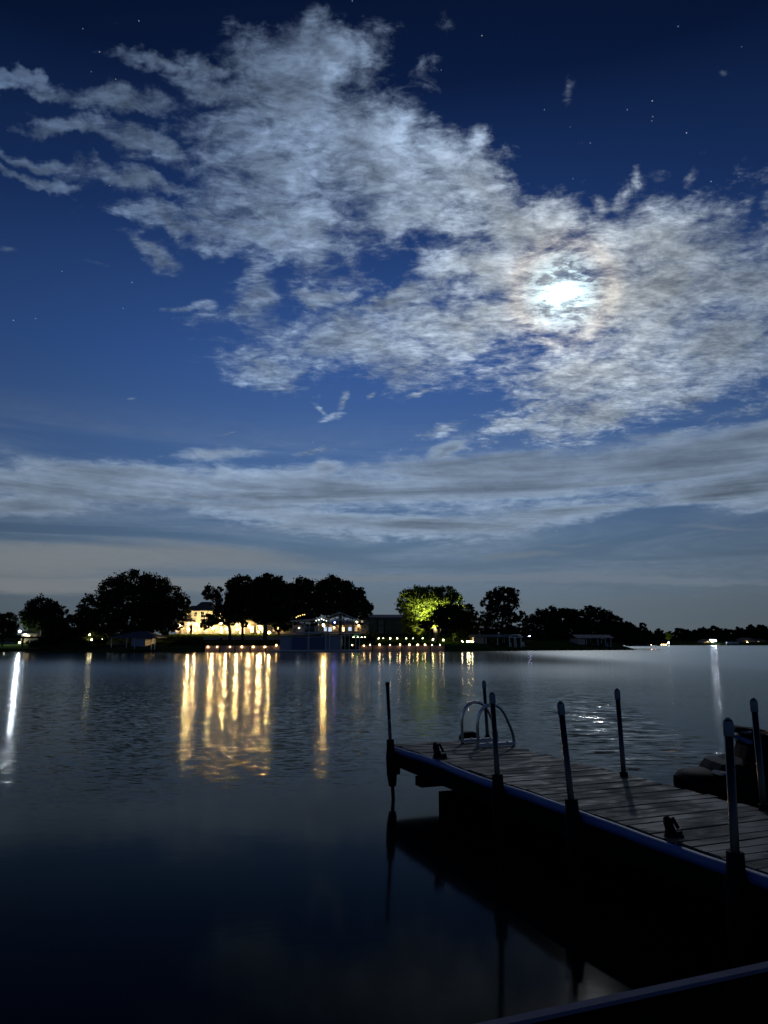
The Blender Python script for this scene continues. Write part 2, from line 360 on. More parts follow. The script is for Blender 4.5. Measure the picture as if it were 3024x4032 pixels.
def water_material():
    m, t, b, o = material('lake_water')
    geo = t.new('ShaderNodeNewGeometry'); pos = geo.outputs['Position']
    x, y, z = t.sep(pos)
    big = t.noise(pos, 0.22, 4, 0.55)
    # calm near the dock, wind ripples further out
    edge = t.m('ADD', t.m('MULTIPLY_ADD', x, -0.06, y), t.m('MULTIPLY', t.m('SUBTRACT', big, 0.5), 3.2))
    rip = t.mr(edge, 9.6, 14.5)
    far = t.mr(y, 22.0, 75.0)
    lee = t.m('MULTIPLY', t.mr(t.m('MULTIPLY_ADD', x, 0.25, y), 50.0, 100.0), t.mr(x, 18.0, 34.0, 1.0, 0.0))   # sheltered water under the bank
    # a gust patch to the right of the swimming ladder
    ex = t.m('DIVIDE', t.m('SUBTRACT', t.m('MULTIPLY_ADD', y, -0.17, x), 2.9), 2.0); ey = t.m('DIVIDE', t.m('SUBTRACT', y, 21.0), 13.0)
    er = t.m('SQRT', t.m('ADD', t.m('POWER', ex, 2.0), t.m('POWER', ey, 2.0)))
    patch = t.m('MULTIPLY', t.mr(er, 0.3, 1.25, 1.0, 0.0), t.mr(y, 12.6, 14.0))
    pv = t.mapp(pos, sc=(1.0, 1.15, 1.0))
    n1 = t.noise(t.mapp(pos, sc=(0.42, 1.3, 1.0)), 10.0, 3, 0.62, 0.4, color=True)
    n2 = t.noise(t.mapp(pos, (7, 3, 1), sc=(0.55, 1.0, 1)), 0.55, 3, 0.6, 0.5, color=True)
    n3 = t.noise(t.mapp(pos, (1, 9, 4), sc=(0.30, 0.9, 1)), 6.0, 2, 0.6, 0.2, color=True)
    a1 = t.m('MULTIPLY_ADD', rip, 0.29, 0.012)
    a1 = t.m('MULTIPLY', a1, t.m('MULTIPLY_ADD', lee, -0.72, 1.0))
    a1 = t.m('MULTIPLY', a1, t.mr(y, 14.0, 90.0, 1.0, 0.5))
    a1 = t.m('MULTIPLY', a1, t.mr(x, -1.2, 1.6, 1.0, 0.42))      # calmer in the lee of the dock
    a2 = t.m('MULTIPLY_ADD', rip, 0.012, 0.010)
    s = t.v('SCALE', t.v('SUBTRACT', n1, (0.5, 0.5, 0.5)), None, a1)
    s = t.v('ADD', s, t.v('SCALE', t.v('SUBTRACT', n2, (0.5, 0.5, 0.5)), None, a2))
    s = t.v('ADD', s, t.v('SCALE', t.v('SUBTRACT', n3, (0.5, 0.5, 0.5)), None, t.m('MULTIPLY', patch, 0.56)))
    s = t.v('MULTIPLY', s, (0.95, 1.4, 0.0))
    nrm = t.v('NORMALIZE', t.v('ADD', s, (0, 0, 1)))
    gl = t.new('ShaderNodeBsdfGlossy'); gl.distribution = 'GGX'
    rough = t.m('MULTIPLY_ADD', rip, 0.035, 0.085)
    rough = t.m('MULTIPLY_ADD', far, 0.11, rough)
    rough = t.m('MULTIPLY_ADD', lee, -0.115, rough)
    t.put(gl.inputs['Color'], (0.9, 0.92, 0.88, 1)); t.put(gl.inputs['Roughness'], rough); t.put(gl.inputs['Normal'], nrm)
    df = t.new('ShaderNodeBsdfDiffuse'); df.inputs[0].default_value = (0.003, 0.006, 0.009, 1)
    fr = t.new('ShaderNodeFresnel'); fr.inputs['IOR'].default_value = 1.18
    mx = t.new('ShaderNodeMixShader'); t.put(mx.inputs[0], t.m('POWER', fr.outputs[0], 1.38))
    t.l.new(df.outputs[0], mx.inputs[1]); t.l.new(gl.outputs[0], mx.inputs[2]); t.l.new(mx.outputs[0], o.inputs[0])
    t.n.remove(b)
    return m
M['water'] = water_material()

# ------------------------------------------------------------------ mesh builder
class MB:
    def __init__(s): s.v = []; s.f = []; s.sm = []
    def add(s, vs, fs, smooth=False):
        k = len(s.v); s.v += [Vector(v) for v in vs]
        for f in fs: s.f.append([i + k for i in f]); s.sm.append(smooth)
        return s
    def box(s, c, d, rz=0.0, rx=0.0, ry=0.0):
        m = Matrix.Rotation(rz, 3, 'Z') @ Matrix.Rotation(ry, 3, 'Y') @ Matrix.Rotation(rx, 3, 'X')
        vs = [Vector(c) + m @ Vector((sx * d[0] / 2, sy * d[1] / 2, sz * d[2] / 2)) for sx in (-1, 1) for sy in (-1, 1) for sz in (-1, 1)]
        return s.add(vs, [(0, 1, 3, 2), (4, 6, 7, 5), (0, 4, 5, 1), (2, 3, 7, 6), (0, 2, 6, 4), (1, 5, 7, 3)])
    def b2(s, p0, p1):
        return s.box([(a + b) / 2 for a, b in zip(p0, p1)], [abs(b - a) for a, b in zip(p0, p1)])
    def tube(s, path, radii, n=10, cap=True):
        path = [Vector(p) for p in path]
        if not isinstance(radii, (list, tuple)): radii = [radii] * len(path)
        T0 = (path[1] - path[0]).normalized()
        ref = Vector((1, 0, 0)) if abs(T0.x) < 0.8 else Vector((0, 1, 0))
        N = T0.cross(ref).normalized(); vs = []
        for i, p in enumerate(path):
            a = path[max(i - 1, 0)]; c = path[min(i + 1, len(path) - 1)]
            T = (c - a).normalized(); N = (N - T * N.dot(T)).normalized(); B = T.cross(N)
            for k in range(n):
                an = 2 * math.pi * k / n
                vs.append(p + (N * math.cos(an) + B * math.sin(an)) * radii[i])
        fs = [(i * n + k, i * n + (k + 1) % n, (i + 1) * n + (k + 1) % n, (i + 1) * n + k) for i in range(len(path) - 1) for k in range(n)]
        s.add(vs, fs, True)
        if cap:
            k0 = len(s.v) - len(vs)
            s.f.append([k0 + k for k in reversed(range(n))]); s.sm.append(False)
            s.f.append([k0 + (len(path) - 1) * n + k for k in range(n)]); s.sm.append(False)
        return s
    def bar(s, a, b, w, h=None):
        """square bar between two points"""
        a = Vector(a); b = Vector(b); h = h or w
        T = (b - a).normalized(); up = Vector((0, 0, 1)) if abs(T.z) < 0.9 else Vector((0, 1, 0))
        S = T.cross(up).normalized(); U = S.cross(T)
        vs = [p + S * (sx * w / 2) + U * (sy * h / 2) for p in (a, b) for sx, sy in ((-1, -1), (1, -1), (1, 1), (-1, 1))]
        return s.add(vs, [(0, 3, 2, 1), (4, 5, 6, 7), (0, 1, 5, 4), (1, 2, 6, 5), (2, 3, 7, 6), (3, 0, 4, 7)])
    def ball(s, c, r, n=10, m=6, sc=(1, 1, 1)):
        c = Vector(c); vs = [c + Vector((0, 0, r * sc[2]))]
        for j in range(1, m):
            th = math.pi * j / m
            for k in range(n):
                a = 2 * math.pi * k / n
                vs.append(c + Vector((r * math.sin(th) * math.cos(a) * sc[0], r * math.sin(th) * math.sin(a) * sc[1], r * math.cos(th) * sc[2])))
        vs.append(c - Vector((0, 0, r * sc[2])))
        fs = [(0, 1 + k, 1 + (k + 1) % n) for k in range(n)]
        for j in range(m - 2):
            for k in range(n):
                a = 1 + j * n + k; b = 1 + j * n + (k + 1) % n
                fs.append((a, a + n, b + n, b))
        l = len(vs) - 1
        fs += [(l, 1 + (m - 2) * n + (k + 1) % n, 1 + (m - 2) * n + k) for k in range(n)]
        return s.add(vs, fs, True)
    def prism(s, prof, origin, ax, up, ext):
        """polygon prof [(u,v)] in plane (ax, up) swept by vector ext"""
        o = Vector(origin); ax = Vector(ax); up = Vector(up); e = Vector(ext); n = len(prof)
        vs = [o + ax * u + up * v for u, v in prof] + [o + ax * u + up * v + e for u, v in prof]
        return s.add(vs, [tuple(range(n))[::-1], tuple(range(n, 2 * n))] + [(i, (i + 1) % n, n + (i + 1) % n, n + i) for i in range(n)])
    def build(s, name, mat, parent=None, props=None):
        me = bpy.data.meshes.new(name)
        o = bpy.data.objects.new(name, me); COL.objects.link(o)
        org = Vector((0, 0, 0))
        if parent is not None:
            o.parent = parent
            org = WLOC(parent)
        elif s.v:
            xs = [v.x for v in s.v]; ys = [v.y for v in s.v]; zs = [v.z for v in s.v]
            org = Vector(((min(xs) + max(xs)) / 2, (min(ys) + max(ys)) / 2, min(zs))); o.location = org
        me.from_pydata([tuple(v - org) for v in s.v], [], s.f); me.validate()
        me.polygons.foreach_set('use_smooth', s.sm if len(s.sm) == len(me.polygons) else [False] * len(me.polygons))
        me.materials.append(mat)
        o['_o'] = 1; del o['_o']
        return o
def WLOC(o):
    p = Vector((0, 0, 0))
    while o is not None: p = p + o.location; o = o.parent
    return p
def tag(o, label=None, cat=None, group=None, kind=None):
    for k, v in (('label', label), ('category', cat), ('group', group), ('kind', kind)):
        if v: o[k] = v
    return o
def thing(name, loc, label, cat, group=None):
    o = bpy.data.objects.new(name, None); COL.objects.link(o); o.location = loc; o.empty_display_size = 0.3
    return tag(o, label, cat, group)
def copy_tree(o, parent=None):
    c = o.copy(); COL.objects.link(c)
    if parent is not None: c.parent = parent
    for ch in o.children: copy_tree(ch, c)
    return c

# ------------------------------------------------------------------ shore profile, ground and lake
SHX = [-160, -86, -40, 5, 30, 60, 76]; SHY = [163, 163, 167, 172, 184, 198, 206]
def shoreY(x): return float(np.interp(x, SHX, SHY))
GD = [-4, -0.4, 0.0, 0.5, 10, 17.4, 18.0, 34, 60, 140]; GZ = [-1.6, -0.4, 0.15, 1.25, 2.15, 2.5, 3.3, 4.3, 4.8, 5.5]
GZ2 = [-1.6, -0.4, 0.1, 0.5, 1.5, 2.1, 2.2, 3.0, 3.6, 5.0]
def gz(x, y):
    d = y - shoreY(x)
    w = max(min(max((x - 24) / 14, 0), 1), min(max((-58 - x) / 8, 0), 1))
    return float(np.interp(d, GD, GZ)) * (1 - w) + float(np.interp(d, GD, GZ2)) * w
def grid_obj(name, xs, ys, zf, mat):
    xs = list(xs); ys = list(ys); b = MB()
    vs = [(x, y, zf(x, y)) for y in ys for x in xs]; n = len(xs)
    fs = [(j * n + i, j * n + i + 1, (j + 1) * n + i + 1, (j + 1) * n + i) for j in range(len(ys) - 1) for i in range(n - 1)]
    b.add(vs, fs, True); return b.build(name, mat)
gb = MB(); gx = np.linspace(-160, 80, 121)
gd = [-4, -1.5, -0.4, 0.0, 0.25, 0.5, 2, 4, 6, 8, 10, 13, 17.2, 17.4, 18.0, 20, 24, 28, 34, 45, 60, 100, 140]
vs = []
rg = random.Random(4)
for d in gd:
    for x in gx:
        t = min(max((x - 66) / 14, 0), 1)      # the headland tapers into the lake
        z = gz(x, shoreY(x) + d) + rg.uniform(-0.06, 0.06) * (d > 1)
        vs.append((x, shoreY(x) + d, z - t * t * 7))
n = len(gx); gb.add(vs, [(j * n + i, j * n + i + 1, (j + 1) * n + i + 1, (j + 1) * n + i) for j in range(len(gd) - 1) for i in range(n - 1)], True)
tag(gb.build('ground', M['grass']), kind='structure')
FARY = 455.0
def farz(x, y):
    d = y - FARY - 6 * math.sin(x * 0.02)
    return float(np.interp(d, [-6, 0, 1.2, 30, 120, 900], [-1.5, 0.1, 0.7, 2.0, 4.0, 8.0]))
tag(grid_obj('far_bank', np.linspace(-900, 1500, 160), [448, 452, 455, 458, 462, 470, 490, 530, 600, 1500, 4000], farz, M['grass']), kind='structure')
wb = MB(); wb.add([(-4000, -300, 0), (4000, -300, 0), (4000, 6000, 0), (-4000, 6000, 0)], [(0, 1, 2, 3)])
tag(wb.build('lake_water', M['water']), kind='structure')

# ------------------------------------------------------------------ trees
def leaf_mesh(name, mat, parent, lobes, n, size, seed, clump=None, wisp=0.0):
    """lobes: list of (centre Vector, (rx, ry, rz)); leaf clumps scattered through each lobe's volume"""
    rs = np.random.RandomState(seed); vol = np.array([l[1][0] * l[1][2] for l in lobes]); vol = vol / vol.sum()
    C = []
    for (c, r), w in zip(lobes, vol):
        m = max(int(n * w), 30); nc = max(int(m / 26), 5)
        d = rs.normal(size=(nc, 3)); d /= np.linalg.norm(d, axis=1)[:, None]
        rad = rs.uniform(0.30, 1.0, nc) ** 0.45
        cc = np.array(c) + d * rad[:, None] * np.array(r)
        cl = (clump or 0.16) * (r[0] + r[2]) / 2 * rs.uniform(0.6, 1.35, nc)
        idx = rs.randint(0, nc, m)
        p = cc[idx] + rs.normal(size=(m, 3)) * cl[idx][:, None] * np.array([0.8, 0.8, 0.6 + wisp])
        C.append(p)
    P_ = np.concatenate(C); m = len(P_)
    a = rs.normal(size=(m, 3)); a /= np.linalg.norm(a, axis=1)[:, None]
    b = np.cross(a, rs.normal(size=(m, 3))); b /= np.linalg.norm(b, axis=1)[:, None]
    sz = size * rs.uniform(0.55, 1.4, m)[:, None]
    org = np.array(WLOC(parent))
    V = np.stack([P_ - a * sz, P_ - b * sz * 0.6, P_ + a * sz, P_ + b * sz * 0.6], 1).reshape(-1, 3) - org
    me = bpy.data.meshes.new(name); me.vertices.add(m * 4); me.vertices.foreach_set('co', V.astype(np.float32).ravel())
    me.loops.add(m * 4); me.loops.foreach_set('vertex_index', np.arange(m * 4, dtype=np.int32))
    me.polygons.add(m); me.polygons.foreach_set('loop_start', np.arange(0, m * 4, 4, dtype=np.int32))
    me.update(calc_edges=True); me.materials.append(mat)
    o = bpy.data.objects.new(name, me); COL.objects.link(o); o.parent = parent
    return o
TN = [0]
def tree(name, label, cat, Y, crown, trunks, n=5000, size=0.42, mat='leaf', group=None, depth=0.8, clump=None, seed=None, ground=None):
    """crown: [(px, py, rx, ry)] and trunks: [[(px, py, r_m), ...]] measured in the photograph, stood up at depth Y"""
    if Y < 300 and size > .3: n = int(n * 1.75); size *= .72
    TN[0] += 1; seed = seed or TN[0] * 17; rr = random.Random(seed)
    if trunks: bp = at(trunks[0][0][0], trunks[0][0][1], Y)
    else:
        cx = sum(c[0] for c in crown) / len(crown); bp = at(cx, crown[0][1], Y)
    base_z = (gz(bp.x, Y) if ground is None else ground) - 0.15
    root = thing(name, (bp.x, Y, base_z), label, cat, group)
    lobes = []
    for (px, py, rx, ry) in crown:
        c = at(px, py, Y); k = Y / ray(px, py).y / FP
        r = (rx * k, (rx + ry) / 2 * k * depth, ry * k)
        c.y += rr.uniform(-0.35, 0.35) * r[1]
        lobes.append((c, r))
    tb = MB()
    if not trunks:
        cx = lobes[0][0].x; tb.tube([(bp.x, Y, base_z - 0.3), (bp.x, Y, lobes[0][0].z)], [0.22, 0.1], 7)
        top = Vector((bp.x, Y, lobes[0][0].z)); r1 = 0.1
    else:
        for tr in trunks:
            pts = [at(a, b_, Y) for a, b_, _ in tr]; pts[0].z = min(pts[0].z, gz(pts[0].x, Y) if ground is None else ground) - 0.3
            tb.tube(pts, [r for *_, r in tr], 9)
        top = pts[-1]; r1 = trunks[-1][-1][2]
    for (c, r) in lobes:
        midp = (top + c) / 2 + Vector((rr.uniform(-.5, .5), rr.uniform(-.5, .5), -0.2 * r[2]))
        tb.tube([top - Vector((0, 0, 0.3)), midp, c, c + Vector((rr.uniform(-1, 1) * r[0] * .5, 0, r[2] * .5))], [r1 * .8, r1 * .5, r1 * .3, 0.03], 6)
    tb.build('trunk', M['bark'], root)
    leaf_mesh('crown', M[mat], root, lobes, n, size, seed, clump)
    return root
# ------------------------------------------------------------------ trees of the near shore
tree('shade_tree', 'dim small tree at the far left edge of the shore, beyond the lit cottage', 'tree', 185,
     [(20, 2440, 45, 28), (-25, 2450, 50, 40), (40, 2470, 30, 25), (15, 2490, 50, 22)], [[(15, 2530, .3), (12, 2470, .2)]], 2500)
tree('shade_tree', 'round dark tree to the right of the small lit cottage', 'tree', 176,
     [(165, 2395, 65, 46), (120, 2425, 42, 40), (205, 2425, 46, 50), (165, 2450, 80, 36), (104, 2442, 28, 24), (218, 2500, 54, 30), (215, 2480, 50, 45)], [[(165, 2540, .5), (165, 2440, .35)]], 7000)
b = [(255 + 13 * i, 2410 + (i * 37 % 19), 12, 28) for i in range(6)] + [(285, 2465, 50, 40), (260, 2500, 60, 32), (300, 2500, 50, 30)]
tree('young_tree', 'thin wispy young trees growing close together left of the huge oak', 'tree', 178, b, [[(285, 2535, .2), (285, 2450, .12)]], 3200, 0.34)
tree('live_oak', 'huge broad domed oak left of the lit mansion, the largest tree', 'tree', 181,
     [(440, 2330, 70, 55), (530, 2290, 80, 46), (600, 2310, 70, 52), (660, 2355, 60, 55), (375, 2400, 60, 60), (700, 2395, 44, 40), (500, 2370, 110, 70), (600, 2390, 100, 65),
      (340, 2440, 38, 44), (410, 2450, 95, 50), (520, 2440, 110, 50), (640, 2440, 75, 42), (690, 2450, 38, 30), (450, 2490, 90, 26), (560, 2475, 80, 22), (360, 2490, 55, 26), (725, 2375, 22, 30), (660, 2480, 45, 18)],
     [[(520, 2530, .9), (522, 2470, .7), (525, 2400, .5)]], 24000, 0.42)
tree('oak_tree', 'small oak with a leaning trunk standing in front of the mansion windows', 'tree', 180,
     [(835, 2335, 38, 28), (815, 2345, 20, 18), (862, 2322, 18, 16), (845, 2365, 32, 22), (885, 2435, 60, 26), (830, 2440, 40, 22), (812, 2462, 22, 20), (925, 2430, 40, 24), (865, 2400, 30, 25), (900, 2400, 55, 24), (955, 2455, 25, 14)],
     [[(903, 2527, .48), (906, 2490, .34), (898, 2440, .26), (890, 2410, .2)]], 5200, 0.36)
tree('oak_tree', 'tall rounded oak rising behind the leaning oak, left of the thick straight trunk', 'tree', 184,
     [(955, 2300, 44, 36), (915, 2330, 30, 44), (965, 2340, 50, 44), (925, 2380, 48, 40), (975, 2400, 52, 36), (990, 2350, 30, 50), (905, 2300, 14, 18)],
     [[(955, 2530, .4), (955, 2400, .3)]], 8000, 0.4)
tree('oak_tree', 'tall oak with a thick straight black trunk in front of the mansion', 'tree', 178,
     [(1055, 2285, 36, 28), (1020, 2305, 32, 34), (1095, 2305, 34, 34), (1060, 2330, 75, 45), (1040, 2380, 75, 42), (1110, 2360, 40, 48), (1070, 2420, 70, 34), (1030, 2430, 40, 24), (1115, 2420, 40, 30), (1125, 2320, 20, 24)],
     [[(1043, 2527, .62), (1044, 2480, .5), (1046, 2430, .42), (1050, 2380, .3)]], 12000, 0.42)
tree('oak_tree', 'spreading oak between the thick trunked oak and the boathouse gable', 'tree', 187,
     [(1190, 2310, 44, 36), (1155, 2335, 30, 36), (1225, 2335, 40, 40), (1180, 2370, 66, 46), (1230, 2400, 48, 30), (1160, 2420, 50, 30), (1205, 2430, 50, 22), (1100, 2470, 26, 22), (1130, 2460, 30, 24)],
     [[(1096, 2520, .35), (1098, 2480, .26), (1120, 2440, .2), (1180, 2390, .2)]], 9000, 0.42)
tree('oak_tree', 'broad dark oak directly behind the boathouse gable roof', 'tree', 189,
     [(1300, 2305, 50, 38), (1350, 2330, 46, 46), (1275, 2345, 40, 44), (1400, 2345, 32, 32), (1320, 2385, 90, 42), (1420, 2370, 30, 34), (1440, 2400, 26, 28), (1405, 2415, 46, 24), (1425, 2325, 14, 16), (1455, 2390, 14, 16)],
     [[(1340, 2510, .5), (1340, 2400, .4)]], 12000, 0.42)
tree('uplit_tree', 'large tree with its crown lit yellow green from below beside the green barn', 'tree', 192,
     [(1650, 2345, 52, 38), (1700, 2335, 48, 32), (1755, 2345, 46, 36), (1795, 2375, 28, 44), (1605, 2365, 36, 44), (1580, 2390, 22, 30), (1690, 2380, 90, 40), (1640, 2420, 60, 44), (1740, 2405, 60, 40), (1612, 2460, 34, 36), (1650, 2470, 34, 40), (1700, 2440, 40, 34), (1790, 2440, 24, 30)],
     [[(1716, 2520, .75), (1714, 2480, .5), (1700, 2440, .35)], [(1718, 2510, .4), (1735, 2465, .25), (1760, 2420, .2)]], 15000, 0.36, 'leaf_lit')
tree('oak_tree', 'small black tree with two slim trunks standing in front of the lit tree', 'tree', 182,
     [(1745, 2405, 38, 26), (1790, 2410, 42, 30), (1720, 2430, 28, 22), (1760, 2440, 58, 30), (1820, 2440, 40, 34), (1685, 2455, 24, 18), (1800, 2465, 44, 16), (1735, 2460, 30, 18)],
     [[(1720, 2525, .32), (1728, 2490, .24), (1740, 2440, .18)]], 6500, 0.36, 'leaf_dark')
tree('slim_tree', 'slim dark trunk with a small crown left of the lit trunk', 'tree', 185,
     [(1682, 2466, 22, 14), (1664, 2458, 18, 14)], [[(1690, 2524, .26), (1692, 2495, .22), (1688, 2468, .16)]], 900, 0.32, 'leaf_dark')
tree('oak_tree', 'loose spreading tree between the lit tree and the tall tree by the open boat shed', 'tree', 200,
     [(1845, 2400, 26, 20), (1835, 2440, 36, 30), (1865, 2425, 22, 18), (1810, 2480, 50, 24), (1870, 2470, 30, 20), (1835, 2510, 40, 16)], [[(1835, 2530, .35), (1838, 2450, .22)]], 4200, 0.36)
tree('oak_tree', 'tall lone tree with sky showing through its crown above the open boat shed', 'tree', 214,
     [(1985, 2335, 50, 24), (2005, 2325, 24, 14), (1950, 2350, 36, 32), (2025, 2350, 30, 32), (1920, 2375, 30, 26), (1985, 2385, 64, 34), (1950, 2415, 50, 28), (2010, 2430, 40, 24), (2055, 2430, 24, 26), (1905, 2440, 30, 20), (2065, 2460, 24, 28), (1960, 2455, 70, 20), (2010, 2480, 40, 20)],
     [[(1975, 2525, .6), (1978, 2450, .4), (1985, 2390, .3)]], 6800, 0.44)
hedge = [
 ('dark mound shaped tree just right of the tall lone tree', 2150, 238, [(2140, 2430, 50, 30), (2185, 2412, 44, 22), (2100, 2450, 30, 26), (2150, 2470, 85, 40), (2170, 2510, 90, 30)]),
 ('dark tree in the middle of the dense row right of the tall lone tree', 2240, 242, [(2215, 2410, 40, 18), (2255, 2418, 34, 18), (2235, 2450, 60, 34), (2240, 2495, 80, 36)]),
 ('tallest pointed tree of the dense row above the blue roofed boathouse', 2320, 240, [(2322, 2400, 22, 14), (2345, 2412, 36, 20), (2300, 2425, 34, 22), (2330, 2450, 60, 36), (2330, 2495, 80, 36)]),
 ('dark tree sloping down to the right behind the blue roofed boathouse', 2400, 238, [(2385, 2428, 34, 22), (2420, 2450, 34, 24), (2400, 2480, 60, 34), (2440, 2500, 50, 30)]),
 ('low dark tree near the tip of the headland, left of the narrow upright tree', 2475, 232, [(2465, 2470, 34, 22), (2490, 2485, 28, 20), (2470, 2510, 60, 26)]),
 ('lowest dark tree at the tip of the headland', 2545, 228, [(2545, 2500, 26, 16), (2520, 2515, 40, 20), (2570, 2520, 20, 16), (2590, 2530, 14, 10)])]
for lab, x0, Y, cr in hedge:
    tree('broadleaf_tree', lab, 'tree', Y, cr, [[(x0, 2535, .4), (x0, 2470, .3)]], 5200, 0.5, 'leaf_dark', 'trees of the dark headland row')
tree('narrow_tree', 'narrow upright tree standing above the headland tip', 'tree', 230,
     [(2530, 2463, 15, 10), (2528, 2478, 13, 12), (2532, 2492, 14, 10)], [[(2530, 2535, .25), (2530, 2480, .15)]], 900, 0.4, 'leaf_dark')

# low dark evergreens filling the plot behind the right hand boat shed
for lab, Y, cr in [('long black hedge behind the open boat shed', 222, [(1900, 2490, 60, 24), (1960, 2500, 70, 26), (2030, 2500, 60, 26), (2090, 2505, 60, 26), (2000, 2480, 50, 16)]),
                   ('dark hedge between the young trees and the huge oak', 184, [(300, 2505, 60, 24), (240, 2515, 60, 22), (370, 2510, 40, 18)])]:
    tree('hedge', lab, 'hedge', Y, cr, [], 5000, 0.4, 'leaf_dark')

for lab, Y, cr in [('tall dark hedge behind the boathouse and the guest house', 226, [(1180, 2480, 60, 26), (1260, 2470, 60, 30), (1340, 2470, 60, 30), (1420, 2478, 50, 24), (1110, 2485, 50, 20)]),
                   ('dark hedge behind the lit tree and the green barn', 226, [(1640, 2492, 60, 20), (1720, 2492, 60, 20), (1800, 2490, 60, 22), (1850, 2495, 40, 20)])]:
    tree('hedge', lab, 'hedge', Y, cr, [], 4500, 0.4, 'leaf_dark')

# bushes along the water and lawn
def bush(label, Y, cr, n=700, mat='leaf_dark', size=0.22, group=None):
    return tree('bush', label, 'bush', Y, cr, [], n, size, mat, group)
bush('large black bush at the left end of the lit seawall', 171, [(745, 2535, 60, 22), (700, 2548, 60, 18), (790, 2550, 30, 16)], 3500, size=.3)
bush('low black bush in front of the left seawall lamps', 171, [(870, 2560, 26, 9), (905, 2562, 28, 8), (845, 2566, 16, 5)], 1300)
bush('round clipped dark bush on the lawn left of the row of path lamps', 187, [(1462, 2517, 18, 11)], 900)
bush('black bush at the foot of the right seawall below its last lamps', 177, [(1650, 2556, 40, 6), (1700, 2556, 30, 7), (1740, 2553, 24, 8)], 1600)
bush('low dark shrub on the terrace left of the leaning oak', 185, [(870, 2519, 22, 9), (845, 2522, 14, 6)], 600)
bush('dark bush on the bank between the right seawall and the open boat shed', 186, [(1790, 2545, 40, 12), (1840, 2550, 30, 10)], 1200)
bush('black bush below the round tree at the left', 172, [(160, 2535, 60, 16), (200, 2530, 40, 20)], 1500, size=.3)
bush('dark shrub beside the hip roofed boat shelter', 173, [(400, 2528, 30, 10), (330, 2532, 40, 10)], 1000, size=.28)
for x, lab in ((1440, 'spiky bush lit bright yellow green left of its twin by the guest house'), (1472, 'spiky bush lit bright yellow green right of its twin by the guest house')):
    bush(lab, 190, [(x, 2494, 12, 7), (x, 2502, 8, 6)], 260, 'leaf_lit', .2)
bush('small lit spiky plant right of the lit tree trunk', 190, [(1785, 2503, 10, 12)], 220, 'leaf_lit', .2)
bush('lit green shrub near the garden lamp left of the huge oak', 181, [(348, 2497, 12, 16), (352, 2485, 8, 8)], 260, 'leaf_lit', .2)

# ------------------------------------------------------------------ far shore trees
FT = [(2600, 2497, 22, 18, 'first low tree of the far shore, next to the headland tip'), (2640, 2508, 18, 18, 'low far shore tree beside the green lit tree'),
      (2676, 2490, 20, 16, 'far shore tree with a flat bushy top left of the white floodlights'), (2705, 2498, 22, 18, 'low rounded far shore tree left of the white floodlights'),
      (2735, 2497, 20, 18, 'sloping far shore tree just left of the lit far house'), (2768, 2492, 22, 20, 'rounded far shore tree behind the lit far house'),
      (2806, 2488, 24, 22, 'rounded far shore tree right above the white floodlights'), (2845, 2491, 22, 20, 'far shore tree right of the white floodlights'),
      (2880, 2497, 22, 18, 'low far shore tree behind the small white boat'), (2915, 2490, 22, 20, 'far shore tree left of the tan far house'),
      (2957, 2474, 16, 13, 'round topped far shore tree above the tan far house'), (2950, 2495, 24, 20, 'low tree directly behind the tan far house'),
      (3003, 2474, 18, 14, 'tallest far shore tree at the right edge of the view'), (3010, 2497, 30, 22, 'wide low far shore tree at the right edge')]
for k, (x, y, rx, ry, lab) in enumerate(FT):
    Y = 500 + (k * 37) % 45
    tree('shore_tree', lab, 'tree', Y, [(x, y, rx, ry), (x - rx * .5, y + ry * .8, rx * .8, ry), (x + rx * .6, y + ry * .9, rx * .8, ry), (x + 3, y + ry * 1.7, rx, ry * .8)],
         [[(x, 2530, .5), (x, y + ry, .3)]], 2600, 0.9, 'leaf_dark', 'trees along the far shore', ground=1.5)
tree('lit_shore_tree', 'small far shore tree lit green by a lamp at its foot', 'tree', 470, [(2633, 2500, 13, 7), (2632, 2510, 9, 8)], [[(2634, 2534, .25), (2633, 2508, .15)]], 700, 0.6, 'leaf_lit', ground=1.0)
# ------------------------------------------------------------------ the floating dock
DZ = CAMH - 1.57                      # deck level above the water
dO = Vector((0.13, 11.78, 0.0)); dd = Vector((0.3635, -0.9316, 0)); dp = Vector((0.9316, 0.3635, 0))
DROT = math.atan2(dd.y, dd.x)
def DK(s, t, z): return dO + dd * s + dp * t + Vector((0, 0, z))
S_END, WID = 7.86, 1.62
dock = thing('dock', DK(0, 0, 0), 'weathered plank dock with blue bumper edging running out from the lower right', 'dock')
rd = random.Random(7)
# deck boards, modelled in the dock's own axes so the grain follows each board
db = MB(); s = 0.0
while s < S_END - 0.1:
    j = rd.uniform(-0.02, 0.02); wz = rd.uniform(-0.004, 0.003); gap = rd.uniform(0.007, 0.016)
    x0, x1 = s + gap / 2, s + 0.148 - gap / 2; y0, y1 = -0.0 + j, WID + rd.uniform(-0.04, 0.03)
    ys = [y0 + (y1 - y0) * k / 6 for k in range(7)]; k0 = []
    vs = []; wv = [rd.uniform(-0.0035, 0.0035) for _ in ys]
    for yy, w in zip(ys, wv):
        for (xx, zz) in ((x0, -0.038), (x0, -0.004), (x0 + 0.005, 0.0), (x1 - 0.005, 0.0), (x1, -0.004), (x1, -0.038)):
            vs.append((xx, yy, zz + w + wz))
    fs = [(i * 6 + k, i * 6 + (k + 1) % 6, (i + 1) * 6 + (k + 1) % 6, (i + 1) * 6 + k) for i in range(6) for k in range(6)]
    fs += [(5, 4, 3, 2, 1, 0), (36, 37, 38, 39, 40, 41)]
    db.add(vs, fs); s += 0.148
me = bpy.data.meshes.new('deck'); me.from_pydata([tuple(v) for v in db.v], [], [tuple(f)[::-1] for f in db.f]); me.materials.append(M['plank'])
